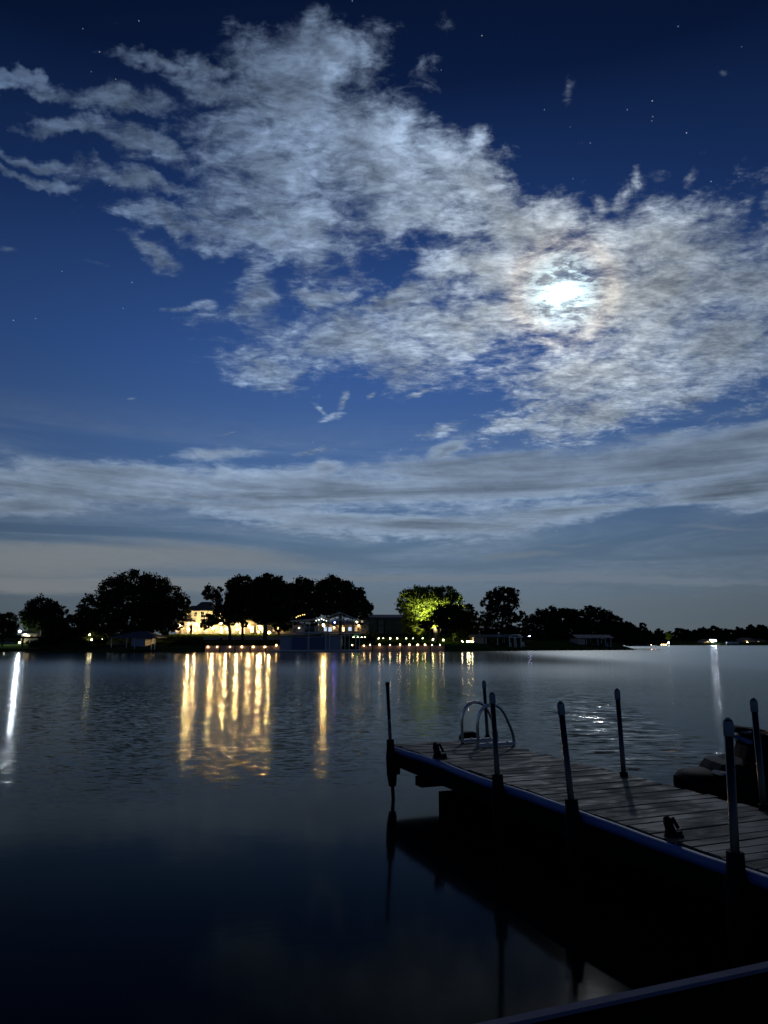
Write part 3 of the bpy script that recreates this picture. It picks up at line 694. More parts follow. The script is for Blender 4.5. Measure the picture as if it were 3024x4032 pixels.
deck = bpy.data.objects.new('deck', me); COL.objects.link(deck); deck.parent = dock; deck.location = (0, 0, DZ); deck.rotation_euler = (0, 0, DROT)
# board ends run towards +t; the deck mesh's local y is the dock's t axis mirrored
deck.rotation_euler = (0, 0, DROT)
if (Matrix.Rotation(DROT, 3, 'Z') @ Vector((0, 1, 0))).dot(dp) < 0:
    for v in me.vertices: v.co.y = -v.co.y
    me.flip_normals()
fb = MB()
def dbox(b, s0, s1, t0, t1, z0, z1):
    vs = [DK(a, c, z) for a in (s0, s1) for c in (t0, t1) for z in (z0, z1)]
    return b.add(vs, [(0, 1, 3, 2), (4, 6, 7, 5), (0, 4, 5, 1), (2, 3, 7, 6), (0, 2, 6, 4), (1, 5, 7, 3)])
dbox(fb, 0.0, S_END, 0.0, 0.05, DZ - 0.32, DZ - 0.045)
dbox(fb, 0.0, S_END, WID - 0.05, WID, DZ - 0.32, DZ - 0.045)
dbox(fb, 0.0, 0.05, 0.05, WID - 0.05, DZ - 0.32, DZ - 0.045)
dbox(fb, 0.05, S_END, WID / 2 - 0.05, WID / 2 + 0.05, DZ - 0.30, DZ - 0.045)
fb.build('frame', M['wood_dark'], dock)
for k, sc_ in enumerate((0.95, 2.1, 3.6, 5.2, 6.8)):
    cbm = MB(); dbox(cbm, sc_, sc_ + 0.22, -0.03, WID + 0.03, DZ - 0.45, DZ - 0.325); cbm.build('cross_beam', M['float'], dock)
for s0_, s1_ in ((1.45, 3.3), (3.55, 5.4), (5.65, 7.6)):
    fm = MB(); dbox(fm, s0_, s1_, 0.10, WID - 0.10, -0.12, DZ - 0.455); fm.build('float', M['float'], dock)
# blue vinyl bumper: a fat half round strip, sagging slightly between its fixings, wrapped round the corner
def bumper(path, name='bumper'):
    b = MB(); b.tube(path, 0.047, 14); return b.build(name, M['bumper'], dock)
pth = [DK(0.02, 0.20, DZ - 0.055), DK(-0.035, 0.06, DZ - 0.055), DK(-0.03, -0.03, DZ - 0.055), DK(0.06, -0.045, DZ - 0.055)]
for k in range(1, 80):
    ss = 0.06 + (S_END - 0.06) * k / 79
    pth.append(DK(ss, -0.042 - 0.008 * math.sin(ss * 3.1) - 0.004 * math.sin(ss * 9), DZ - 0.052 - 0.008 * math.sin(ss * 2.3 + 1)))
bumper(pth)
# poles: [foot px, top px, sleeve?]
def dock_pole(foot, top, rad, sleeve, cap=True, label=None, zl=DZ, flare=0.55):
    f = on(foot[0], foot[1], zl); tpt = at(top[0], top[1], f.y)
    ax = (tpt - f); L = ax.length; u = ax.normalized(); low = f - u * (zl + 1.4)
    pb = MB(); pb.tube([low, f, tpt - u * 0.01], rad, 14)
    p = pb.build('pole', M['dark_metal'], dock)
    if label: p['label'] = label
    if cap:
        cb = MB(); cb.tube([tpt - u * 0.125, tpt - u * 0.12, tpt - u * 0.03, tpt - u * 0.008, tpt + u * 0.006], [rad + .004, rad + .006, rad + .006, rad * .8, rad * .3], 14)
        c = cb.build('cap', M['cap'], None); parent_to(c, p)
    else:
        cb = MB(); cb.tube([tpt - u * 0.05, tpt, tpt + u * 0.012], [rad + .005, rad + .004, rad * .6], 12)
        c = cb.build('cap', M['black_plastic'], None); parent_to(c, p)
        bb = MB(); bb.ball(f + u * L * 0.42 + Vector((0.012, -rad, 0)), 0.014); c2 = bb.build('bolt', M['alu'], None); parent_to(c2, p)
    if sleeve:
        sb = MB()
        sb.tube([f + u * 0.12, f + u * 0.115, f - u * 0.0, f - u * 0.12, f - u * 0.36, f - u * 0.5, f - u * flare], [rad + .02, rad + .03, rad + .033, rad + .052, rad + .052, rad + .036, rad + .026], 14)
        q = (f - u * 0.26); sb.bar(q, q + dp * 0.12, 0.10, 0.24)
        c = sb.build('sleeve', M['black_plastic'], None); parent_to(c, p)
    else:
        sb = MB(); sb.tube([f + u * 0.055, f + u * 0.05, f - u * 0.05], [rad + .008, rad + .018, rad + .02], 14)
        c = sb.build('collar', M['black_plastic'], None); parent_to(c, p)
def parent_to(c, p):
    c.parent = p; c.location = c.location - WLOC(p)
dock_pole((1538, 2944), (1525, 2688), 0.027, True, cap=False, label='corner pole without a pale cap')
dock_pole((1961, 3092), (1937, 2726), 0.030, True)
dock_pole((2254, 3198), (2206, 2762), 0.030, True)
dock_pole((2898, 3424), (2866, 2828), 0.031, True)
dock_pole((1920, 2908), (1905, 2680), 0.028, False)
dock_pole((2457, 3058), (2429, 2712), 0.029, False)
dock_pole((3009, 3190), (2966, 2750), 0.030, False)
# black hinged mooring cleats bolted to the deck
def deck_cleat(px, py, k=1.0):
    p = on(px, py, DZ); b = MB(); X = Vector((1, 0, 0)); Y_ = Vector((0, 1, 0)); Z_ = Vector((0, 0, 1))
    b.bar(p + Z_ * 0.012 - dp * 0.05, p + Z_ * 0.012 + dp * 0.13, 0.09, 0.022)
    b.prism([(-0.055, 0.0), (0.075, 0.0), (0.05, 0.05), (0.03, 0.10), (0.018, 0.16), (-0.02, 0.19), (-0.055, 0.165), (-0.06, 0.12), (-0.045, 0.06)], p + Z_ * 0.02 - Y_ * 0.02, X, Z_, Y_ * 0.05)
    b.tube([p + Vector((-0.045, -0.005, 0.165)), p + Vector((-0.01, 0.0, 0.19))], [0.034, 0.03], 10)
    b.bar(p + Vector((0.03, 0.012, 0.19)), p + Vector((0.085, 0.012, 0.085)), 0.02, 0.032)
    b.bar(p + Vector((0.03, 0, 0.03)), p + Vector((0.12, 0.03, 0.045)), 0.04, 0.035)
    b.v = [p + (v - p) * k for v in b.v]
    b.build('cleat', M['black_plastic'], dock)
deck_cleat(1722, 2986); deck_cleat(2642, 3298, 0.8)

# swimming ladder on the far side of the deck
lad = thing('swim_ladder', DK(0.62, WID - 0.35, DZ), 'stainless swimming ladder with two arched handrails at the end of the dock', 'ladder')
for s_ in (0.37, 0.88):
    prof = [(-0.50, 0.0), (-0.505, 0.2), (-0.51, 0.36), (-0.49, 0.45), (-0.45, 0.53), (-0.38, 0.59), (-0.29, 0.62), (-0.20, 0.615), (-0.12, 0.58), (-0.05, 0.51), (0.0, 0.42), (0.05, 0.31), (0.09, 0.22), (0.115, 0.13), (0.12, 0.04), (0.12, -0.35), (0.12, -1.1)]
    path = [DK(s_, WID - 0.08 + a, DZ + z) for a, z in prof]
    # round the corners a little
    for _ in range(2):
        q = [path[0]]
        for a, c in zip(path[:-1], path[1:]): q += [a * .75 + c * .25, a * .25 + c * .75]
        q.append(path[-1]); path = q
    b = MB(); b.tube(path, 0.024, 12); b.build('handrail', M['steel'], lad)
    b = MB(); b.bar(DK(s_, WID - 0.60, DZ + 0.035), DK(s_, WID + 0.05, DZ + 0.035), 0.055, 0.05)
    for q in (-0.42, -0.08): b.tube([DK(s_, WID + q, DZ + 0.06), DK(s_, WID + q, DZ + 0.078)], 0.014, 8)
    b.build('base_bar', M['alu'], lad)
for z in (0.05, -0.25, -0.55, -0.85):
    b = MB(); b.bar(DK(0.37, WID + 0.04, DZ - 0.3 + z), DK(0.88, WID + 0.04, DZ - 0.3 + z), 0.08, 0.03); b.build('rung', M['alu'], lad)
cbm = MB(); c0 = on(1812, 2905, DZ); c1 = on(1897, 2905, DZ)
ax = (c1 - c0); cbm.prism([(0, -0.16), (0.0, 0.0), (0.14, 0.05), (0.26, 0.075), (0.66, 0.08), (0.86, 0.05), (1.0, -0.02), (1.0, -0.16)], c0 + Vector((0, 0.08, 0)), (ax.x * 1.0, ax.y, 0), (0, 0, 1), Vector((0, 0.16, 0)))
cu = cbm.build('corner_cushion', M['black_plastic'], None)
tag(cu, 'low black rubber cushion on the outer end of the dock behind the ladder', 'dock cushion')

# the pier the photographer stands on: dark matting with a pale edge cap
pier = thing('pier', DK(S_END + .1, 0, 0), 'near pier with a pale weathered edge cap crossing the bottom right corner', 'pier')
sb = MB(); s0 = S_END + 0.10
dbox(sb, s0 + 0.055, s0 + 0.105, -9, 14, DZ - 0.02, DZ + 0.038); stp = sb.build('edge_cap', M['strip'], pier)
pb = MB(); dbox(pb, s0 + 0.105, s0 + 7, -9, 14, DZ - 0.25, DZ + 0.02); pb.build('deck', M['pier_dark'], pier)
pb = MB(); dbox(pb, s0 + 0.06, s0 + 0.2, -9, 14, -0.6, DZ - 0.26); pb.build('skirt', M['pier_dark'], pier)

# ------------------------------------------------------------------ personal watercraft moored beside the dock
jet = thing('jet_ski', on(2960, 3170, 0.25), 'dark jet ski with a blue nose cowl moored beyond the right side of the dock', 'jet ski')
JY = 9.6
def JP(px, py, dy=0.0): return at(px, py, JY + dy)
o_ = JP(2695, 3085); kx = JY / ray(2900, 3050).y / FP
hb = MB()     # loft of cross sections from the bow (left) to the stern (right, out of view)
secs = [(0.0, .05, .52, .70), (.06, .22, .44, .80), (.18, .38, .34, .86), (.45, .50, .22, .885), (.9, .57, .16, .87), (1.6, .60, .14, .84), (2.3, .60, .14, .80), (2.75, .56, .20, .74)]
zt = o_.z + 0.04; vs = []; zs_ = (zt + 0.08) / 0.885
for (u, w, zb, ztp) in secs:
    x = o_.x + u; zb *= zs_; tp = ztp * zs_
    for (yy, zz) in ((0, zb), (-.55 * w, zb + .06), (-w, zb + .2), (-w * 1.03, tp - .12), (-w * .92, tp - .05), (-w * .5, tp), (0, tp + .015), (w * .5, tp), (w * .92, tp - .05), (w * 1.03, tp - .12), (w, zb + .2), (.55 * w, zb + .06)):
        vs.append((x, JY + .3 + yy + u * 0.05, max(zz, zb)))
nn = 12; fs = [(i * nn + k, i * nn + (k + 1) % nn, (i + 1) * nn + (k + 1) % nn, (i + 1) * nn + k) for i in range(len(secs) - 1) for k in range(nn)]
fs += [tuple(range(nn))[::-1], tuple(range((len(secs) - 1) * nn, len(secs) * nn))]
hb.add(vs, fs, True); hb.build('hull', M['hull'], jet)
def jsil(name, pts, y0, dep, mat, top_in=0.25):
    """a rounded body: an outline swept across and pinched at both sides"""
    b = MB(); P3 = [JP(px, py) for px, py in pts]; cz = sum((p.x for p in P3)) / len(P3), sum((p.z for p in P3)) / len(P3)
    rings = [(-.5, .80), (-.38, .95), (0, 1), (.38, .95), (.5, .80)]; vs = []; n = len(P3)
    for a, k in rings: vs += [(cz[0] + (p.x - cz[0]) * k, JY + y0 + a * dep, cz[1] + (p.z - cz[1]) * k) for p in P3]
    fs = [(i * n + k, i * n + (k + 1) % n, (i + 1) * n + (k + 1) % n, (i + 1) * n + k) for i in range(4) for k in range(n)]
    fs += [tuple(range(n))[::-1], tuple(range(4 * n, 5 * n))]
    b.add(vs, fs); return b.build(name, mat, jet)
jsil('hood', [(2815, 3060), (2828, 3035), (2846, 3012), (2862, 3005), (2885, 3004), (2915, 3008), (2935, 2994), (2945, 2994), (2958, 3000), (3060, 2990), (3160, 3000), (3160, 3090), (2860, 3090)], .3, .72, M['hull'])
jsil('console', [(2950, 3000), (2956, 2970), (2964, 2945), (2958, 2930), (2950, 2918), (2975, 2900), (3010, 2893), (3070, 2905), (3110, 2940), (3120, 3010)], .3, .42, M['hull'])
jsil('nose_cowl', [(2894, 2897), (2902, 2895), (2925, 2902), (2955, 2910), (2985, 2922), (2985, 2938), (2962, 2937), (2935, 2922), (2905, 2908)], .25, .34, M['hull_blue'])
jsil('windscreen', [(2912, 2890), (2915, 2878), (2925, 2868), (2940, 2866), (2958, 2869), (2975, 2874), (3040, 2880), (3090, 2896), (2975, 2900), (2940, 2896)], .3, .36, M['black_plastic'])
jsil('pale_stripe', [(2936, 2884), (2968, 2881), (2974, 2889), (2934, 2891)], .22, .375, M['pale_vinyl'])
jsil('orange_trim', [(2998, 2883), (3080, 2886), (3084, 2896), (2998, 2895)], .28, .40, M['orange'])
jsil('bow_highlight', [(2815, 3047), (2830, 3036), (2850, 3032), (2868, 3033), (2872, 3046)], .0, .30, M['pale_vinyl'])  # pale patch painted in for the highlight on the bow
hbm = MB(); hbm.tube([JP(2985, 2905, -.15), JP(2975, 2898, -.3), JP(2990, 2890, -.42)], 0.02, 8); hbm.build('handlebar', M['black_plastic'], jet)

# ------------------------------------------------------------------ seawalls and terrace walls
def wall_run(name, label, px0, px1, y0, Ys, ztop, zbot, mat, thick=0.3, step=None, off=0.0, posts=True):
    n = max(int(abs(px1 - px0) / 28), 2); root = None; pts = []
    for k in range(n + 1):
        px = px0 + (px1 - px0) * k / n
        Y = 175.0
        for _ in range(6):
            X = at(px, 2550, Y).x; Y = shoreY(X) + off
        pts.append(Vector((X, Y, 0)))
    mid = pts[n // 2]; root = thing(name, (mid.x, mid.y, 0), label, 'wall')
    b = MB()
    for a, c in zip(pts[:-1], pts[1:]):
        b.add([(a.x, a.y, zbot), (c.x, c.y, zbot), (c.x, c.y, ztop), (a.x, a.y, ztop), (a.x, a.y + thick, zbot), (c.x, c.y + thick, zbot), (c.x, c.y + thick, ztop), (a.x, a.y + thick, ztop)],
              [(0, 1, 2, 3), (7, 6, 5, 4), (3, 2, 6, 7), (0, 3, 7, 4), (1, 5, 6, 2)])
    b.build('panel', mat, root)
    cp = MB()
    for a, c in zip(pts[:-1], pts[1:]): cp.bar(a + Vector((0, thick / 2, ztop + .05)), c + Vector((0, thick / 2, ztop + .05)), thick + .12, .1)
    cp.build('coping', mat, root)
    if posts:
        for p in pts[::2]:
            q = MB(); q.b2((p.x - .09, p.y - .08, zbot), (p.x + .09, p.y - .004, ztop - .02)); q.build('post', M['wood_dark'], root)
    return pts
def shore_at(px, off=0.0):
    Y = 175.0
    for _ in range(8): X = at(px, 2550, Y).x; Y = shoreY(X) + off
    return Vector((X, Y, 0))
wall_run('seawall', 'concrete seawall with warm lamps below the mansion lawn, left of the boathouse', 806, 1105, 0, 0, 1.25, -0.6, M['stone'], off=-0.42)
wall_run('seawall', 'concrete seawall with a row of ten warm lamps right of the boathouse', 1410, 1752, 0, 0, 1.25, -0.6, M['stone'], off=-0.42)
wall_run('terrace_wall', 'long low stone terrace wall in front of the mansion', 800, 1110, 0, 0, 3.45, 2.3, M['stone'], off=17.55, posts=False)

# ------------------------------------------------------------------ lamps
ORD = ['first', 'second', 'third', 'fourth', 'fifth', 'sixth', 'seventh', 'eighth', 'ninth', 'tenth', 'eleventh', 'twelfth']
def lamp_thing(name, loc, label, cat, mat, r=0.15, group=None, post=0.5, parts=True, hood=False):
    t = thing(name, loc, label, cat, group); loc = Vector(loc)
    b = MB(); b.tube([loc - Vector((0, 0, post)), loc - Vector((0, 0, r * .8))], [.05, .035], 6); b.build('post', M['dark_metal'], t)
    b = MB(); b.ball(loc, r, 10, 7); b.build('globe', mat, t)
    if hood: b = MB(); b.tube([loc + Vector((0, 0, r * .9)), loc + Vector((0, 0, r * 1.5))], [r * 1.2, r * .3], 8); b.build('hood', M['dark_metal'], t)
    return t
def wall_lamp(loc, label, group, mat='bulb_warm', r=0.11):
    loc = Vector(loc); t = thing('wall_lamp', loc, label, 'lamp', group)
    b = MB(); b.b2((loc.x - .07, loc.y + .08, loc.z - .1), (loc.x + .07, loc.y + .2, loc.z + .24)); b.build('bracket', M['dark_metal'], t)
    b = MB(); b.tube([loc + Vector((0, 0, r)), loc + Vector((0, 0, r + .1))], [r * 1.1, .04], 8); b.build('shade', M['dark_metal'], t)
    b = MB(); b.ball(loc, r, 10, 7, (1, 1, 1.1)); b.build('globe', M[mat], t)
    return t
LX = [819, 855, 905, 952, 997, 1043, 1088]
for k, px in enumerate(LX):
    p = shore_at(px, -0.62); py = 2547 if k < 6 else 2541
    wall_lamp((p.x, p.y, at(px, py, p.y).z), ORD[k] + ' from the left of the seven warm lamps on the left seawall', 'lamps along the left seawall', r=(.12 if k in (0, 3, 4, 5, 6) else .08))
RX = [1433, 1457, 1495, 1535, 1575, 1612, 1644, 1674, 1702, 1733]
for k, px in enumerate(RX):
    p = shore_at(px, -0.62); py = 2542 if k < 1 else 2539
    wall_lamp((p.x, p.y, at(px, py, p.y).z), ORD[k] + ' from the left of the ten warm lamps on the right seawall', 'lamps along the right seawall', r=(.13 if k in (2, 4, 5, 6, 7) else .09))
PX = [1491, 1509, 1537, 1564, 1600, 1627, 1664]
for k, px in enumerate(PX):
    p = at(px, 2513.5, 187)
    lamp_thing('path_light', p, ORD[k] + ' from the left of seven path lights on the lawn before the green barn', 'path light', M['bulb_path'], (.11, .08, .12, .12, .10, .06, .10)[k], 'path lights on the lawn', post=max(p.z - gz(p.x, 187), .3))
for k, (px, py) in enumerate([(1820, 2525), (1840, 2526), (1848, 2526.5), (1859, 2527.5)]):
    p = at(px, py, 190)
    lamp_thing('path_light', p, ORD[k] + ' from the left of four path lights left of the open boat shed', 'path light', M['bulb_slope'], .13, 'path lights by the open boat shed', post=.6)
for k, (px, py, lab) in enumerate([(1705, 2518, 'left of the two lawn lights at the foot of the lit tree'), (1745, 2520, 'right of the two lawn lights at the foot of the lit tree')]):
    p = at(px, py, 188); lamp_thing('path_light', p, lab, 'path light', M['bulb_path'], .17, 'lawn lights under the lit tree', post=.5)
YL = [(339, 2519, .1, 'greenish yard light furthest left below the huge oak'), (361, 2519, .16, 'bright yard light beside the lit green shrub, below the huge oak'), (377, 2521, .09, 'small dim yard light in the middle of the row below the huge oak'),
      (403, 2519, .15, 'yellowish yard light, second from the right below the huge oak'), (420, 2519, .11, 'yard light furthest right, just left of the hip roofed shelter'), (353, 2499, .16, 'yard light standing above the row, within the lit green shrub')]
for px, py, r, lab in YL:
    p = at(px, py, 179); lamp_thing('yard_light', p, lab, 'garden lamp', M['bulb_path'], r, 'garden lamps below the huge oak', post=max(p.z - gz(p.x, 179), .3))
def flood(loc, label, mat, r, group=None, aim=(0, -1, -0.01), post=0.5):
    loc = Vector(loc); aim = Vector(aim).normalized(); t = thing('floodlight', loc, label, 'floodlight', group)
    b = MB(); b.tube([loc - aim * .22, loc - aim * .02, loc + aim * .01], [r * .5, r * 1.12, r * 1.12], 12); b.build('housing', M['dark_metal'], t)
    b = MB(); b.tube([loc + aim * .014, loc + aim * .03], r, 14); b.build('lens', mat, t)
    b = MB(); b.tube([loc - aim * .2, loc - aim * .2 - Vector((0, 0, post))], .03, 6); b.build('bracket', M['dark_metal'], t)
    return t
lights_house = [(744, 2478, .19, 'flood_warm', 'floodlight facing the lake at the left corner of the mansion porch'), (769, 2482, .13, 'flood_dim', 'weaker floodlight just right of the porch corner of the mansion'),
    (838, 2474, .16, 'flood_warm', 'floodlight left of the leaning oak trunk on the mansion front'), (891, 2476, .17, 'flood_warm', 'floodlight behind the leaning oak trunk on the mansion front'),
    (934, 2478, .17, 'flood_warm', 'floodlight left of the large bright window of the mansion'), (953, 2476, .19, 'flood_warm', 'floodlight beside the large bright window of the mansion'),
    (983, 2470, .14, 'flood_dim', 'dimmer floodlight above the terrace right of the large bright window'), (1017, 2488, .13, 'flood_dim', 'low floodlight left of the thick oak trunk'),
    (1027, 2475, .16, 'flood_warm', 'floodlight tucked against the left side of the thick oak trunk'), (1060, 2491, .16, 'flood_warm', 'floodlight just right of the thick oak trunk')]
for px, py, r, m_, lab in lights_house:
    flood(at(px, py, 201.5), lab, M[m_], r, 'floodlights on the mansion front')
flood(at(588, 2484, 186), 'warm floodlight behind the right edge of the hip roofed boat shelter', M['flood_dim'], .22)
flood(at(559, 2479, 186), 'small warm floodlight above the hip roofed boat shelter', M['flood_dim'], .09)
flood(at(78, 2486, 177), 'very bright bluish white floodlight at the far left cottage', M['flood_white'], .2)

# ------------------------------------------------------------------ houses
def hwall(root, name, x0, x1, y0, y1, z0, z1, mat):
    b = MB(); b.b2((x0, y0, z0), (x1, y1, z1)); return b.build(name, mat, root)
def hroof(root, x0, x1, y0, y1, ze, zr, mat, hipl=0.0, hipr=0.0, ov=0.4, name='roof'):
    ym = (y0 + y1) / 2; b = MB()
    vs = [(x0 - ov, y0 - ov, ze), (x1 + ov, y0 - ov, ze), (x1 + ov, y1 + ov, ze), (x0 - ov, y1 + ov, ze), (x0 - ov + hipl, ym, zr), (x1 + ov - hipr, ym, zr)]
    vs += [(v[0], v[1], v[2] - .18) for v in vs[:4]]
    b.add(vs, [(0, 1, 5, 4), (1, 2, 5), (2, 3, 4, 5), (3, 0, 4), (6, 7, 1, 0), (7, 8, 2, 1), (8, 9, 3, 2), (9, 6, 0, 3), (9, 8, 7, 6)]); return b.build(name, mat, root)
def froof(root, x0, x1, y0, y1, ze, zr, mat, ov=0.35):
    """gable facing the lake"""
    xm = (x0 + x1) / 2; b = MB()
    b.add([(x0 - ov, y0 - ov, ze), (xm, y0 - ov, zr), (x1 + ov, y0 - ov, ze), (x0 - ov, y1, ze), (xm, y1, zr), (x1 + ov, y1, ze), (x0 - ov, y0 - ov, ze - .2), (xm, y0 - ov, zr - .2), (x1 + ov, y0 - ov, ze - .2), (x0 - ov, y1, ze - .2), (xm, y1, zr - .2), (x1 + ov, y1, ze - .2)],
          [(0, 1, 4, 3), (1, 2, 5, 4), (9, 10, 7, 6), (10, 11, 8, 7), (6, 7, 1, 0), (7, 8, 2, 1), (3, 4, 10, 9), (4, 5, 11, 10), (0, 3, 9, 6), (2, 8, 11, 5)])
    return b.build('roof', mat, root)
def gable_fill(root, x0, x1, y, ze, zr, mat):
    b = MB(); b.prism([(x0, ze), ((x0 + x1) / 2, zr - .2), (x1, ze)], (0, y, 0), (1, 0, 0), (0, 0, 1), (0, .25, 0)); return b.build('gable', mat, root)
def window(root, px, py, w, h, Y, glass, label=None, bars=1):
    """window with frame and pane, w and h in photo pixels"""
    c = at(px, py, Y); k = Y / ray(px, py).y / FP; w = w * k / 2; h = h * k / 2
    b = MB(); f = .09
    b.b2((c.x - w - f, Y - .10, c.z + h), (c.x + w + f, Y - .01, c.z + h + f)); b.b2((c.x - w - f, Y - .12, c.z - h - f), (c.x + w + f, Y - .01, c.z - h))
    b.b2((c.x - w - f, Y - .10, c.z - h), (c.x - w, Y - .01, c.z + h)); b.b2((c.x + w, Y - .10, c.z - h), (c.x + w + f, Y - .01, c.z + h))
    for i in range(bars):
        x = c.x - w + 2 * w * (i + 1) / (bars + 1); b.b2((x - .03, Y - .09, c.z - h), (x + .03, Y - .012, c.z + h))
    b.b2((c.x - w, Y - .085, c.z - .03), (c.x + w, Y - .013, c.z + .03))
    fr = b.build('window', M['trim'], root)
    p = MB(); p.b2((c.x - w, Y - .06, c.z - h), (c.x + w, Y - .03, c.z + h)); pn = p.build('pane', M[glass], None); parent_to(pn, fr)
def zx(px, py, Y): q = at(px, py, Y); return q.x, q.z
HY = 203.0
man = thing('mansion', (at(880, 2495, HY).x, HY, 4.0), 'large cream two storey mansion glowing with warm lights behind the oaks', 'house')
GZm = 3.9
def xz(px): return at(px, 2450, HY).x
def zz(py, Y=HY): return at(900, py, Y).z
# left wing, main block, middle block, low right wing
hwall(man, 'wall', xz(690), xz(752), HY + 2, HY + 12, GZm, zz(2412), M['cream']); hroof(man, xz(690), xz(752), HY + 2, HY + 12, zz(2412), zz(2380), M['shingle'], 3, 0)
hwall(man, 'wall', xz(752), xz(832), HY, HY + 12, GZm, zz(2403), M['cream']); hroof(man, xz(752), xz(832), HY, HY + 12, zz(2403), zz(2365), M['shingle'], 1.6, 2.0)
hwall(man, 'wall', xz(832), xz(905), HY + 1.2, HY + 12, GZm, zz(2408), M['cream']); hroof(man, xz(832), xz(905), HY + 1.2, HY + 12, zz(2408), zz(2378), M['shingle'], 0, 2.5)
hwall(man, 'wall', xz(905), xz(1008), HY + .6, HY + 12, GZm, zz(2440), M['cream']); hroof(man, xz(905), xz(1008), HY + .6, HY + 12, zz(2440), zz(2405), M['shingle'], 0, 3)
hwall(man, 'wall', xz(1008), xz(1185), HY + 1.5, HY + 10, GZm, zz(2458), M['cream2']); hroof(man, xz(1008), xz(1185), HY + 1.5, HY + 10, zz(2458), zz(2436), M['shingle'], 2, 3)
# lower storey of the block steps forward under a small porch roof
hwall(man, 'porch', xz(722), xz(768), HY - 1.2, HY - .02, zz(2449), zz(2446), M['trim']); hroof(man, xz(722), xz(768), HY - 1.3, HY + .4, zz(2446), zz(2437), M['shingle'], 1, 1, .15, 'porch_roof')
for px in (724, 744, 766): hwall(man, 'column', xz(px) - .16, xz(px) + .16, HY - 1.25, HY - .95, GZm, zz(2449) - .005, M['trim'])
hwall(man, 'belt_course', xz(752), xz(832), HY - .10, HY - .003, zz(2436), zz(2433), M['trim'])
for px, py, w, h, g in [(797, 2420, 12, 20, 'glass_dark'), (720, 2424, 14, 14, 'lit_dim'), (770, 2420, 8, 14, 'glass_dark'), (788, 2475, 10, 30, 'lit_dim'), (812, 2476, 14, 28, 'lit_dim')]: window(man, px, py, w, h, HY + (2 if px < 752 and py < 2440 else 0), g)
for px, py, w, h, g in [(858, 2424, 12, 16, 'lit_dim'), (882, 2418, 12, 16, 'lit_warm'), (856, 2478, 14, 26, 'lit_dim'), (872, 2480, 10, 26, 'lit_warm'), (895, 2480, 8, 24, 'lit_dim')]: window(man, px, py, w, h, HY + 1.2, g)
for px, py, w, h, g in [(953, 2482, 20, 26, 'lit_warm'), (920, 2480, 10, 24, 'lit_dim'), (992, 2478, 12, 24, 'lit_warm')]: window(man, px, py, w, h, HY + .6, g, bars=2 if w > 15 else 1)
for px, py, w, h, g in [(1036, 2480, 10, 20, 'lit_warm'), (1080, 2478, 12, 16, 'lit_dim'), (1132, 2478, 6, 6, 'glass_dark'), (1142, 2478, 6, 6, 'glass_dark'), (1160, 2482, 8, 18, 'glass_dark')]: window(man, px, py, w, h, HY + 1.5, g)
window(man, 700, 2475, 14, 28, HY + 2, 'lit_dim'); window(man, 738, 2478, 8, 24, HY + 2, 'lit_dim')
dr = MB(); c = at(756, 2480, HY); dr.b2((c.x - .6, HY - .08, GZm), (c.x + .6, HY - .005, c.z + 1.2)); dr.build('door', M['wood_dark'], man)
# porch lanterns throw light on the walls
PL = [(744, 2456, 'on the left porch column of the mansion'), (771, 2458, 'on the mansion wall between the door and the first window'), (838, 2460, 'on the mansion wall right of the paired windows'), (870, 2455, 'on the mansion wall above the leaning oak'),
      (905, 2462, 'at the inner corner of the mansion'), (934, 2458, 'on the mansion wall left of the large bright window'), (975, 2458, 'on the mansion wall right of the large bright window'), (1022, 2466, 'on the low wing left of the thick oak trunk'), (1100, 2470, 'on the low wing right of the thick oak trunk'), (708, 2462, 'on the left wing of the mansion')]
for px, py, lab in PL:
    off = 2.0 if px < 720 else (-1.6 if px == 744 else (0 if px < 832 else (1.2 if px < 906 else (.6 if px < 1008 else 1.5))))
    p = at(px, py, HY + off - .32); wall_lamp(p, 'glowing wall lantern ' + lab, 'wall lanterns of the mansion', 'bulb_porch', .14)
p = at(882, 2452, HY + .5)
# patio umbrellas / loungers are not readable; low planter wall instead
# guest house behind the boathouse
gh = thing('guest_house', (at(1330, 2490, 206).x, 206, 3.9), 'pale guest house with white lit windows seen through the boathouse upper deck', 'house')
G = 206.0
def gx_(px): return at(px, 2470, G).x
def gzz(py): return at(1300, py, G).z
hwall(gh, 'wall', gx_(1238), gx_(1322), G, G + 9, GZm - .3, gzz(2466), M['cream']); froof(gh, gx_(1238), gx_(1322), G, G + 9, gzz(2466), gzz(2446), M['shingle']); gable_fill(gh, gx_(1238), gx_(1322), G, gzz(2466), gzz(2446), M['cream'])
hwall(gh, 'wall', gx_(1322), gx_(1424), G + 1, G + 9, GZm - .3, gzz(2458), M['cream']); hroof(gh, gx_(1322), gx_(1424), G + 1, G + 9, gzz(2458), gzz(2443), M['shingle'])
hwall(gh, 'wall', gx_(1424), gx_(1450), G, G + 6, GZm - .3, gzz(2466), M['cream']); froof(gh, gx_(1424), gx_(1450), G, G + 6, gzz(2466), gzz(2452), M['shingle']); gable_fill(gh, gx_(1424), gx_(1450), G, gzz(2466), gzz(2452), M['cream'])
hwall(gh, 'upper_wall', gx_(1416), gx_(1452), G + 3, G + 9, gzz(2458), gzz(2436), M['cream2']); hroof(gh, gx_(1416), gx_(1452), G + 3, G + 9, gzz(2436), gzz(2426), M['shingle'], 1, 1)
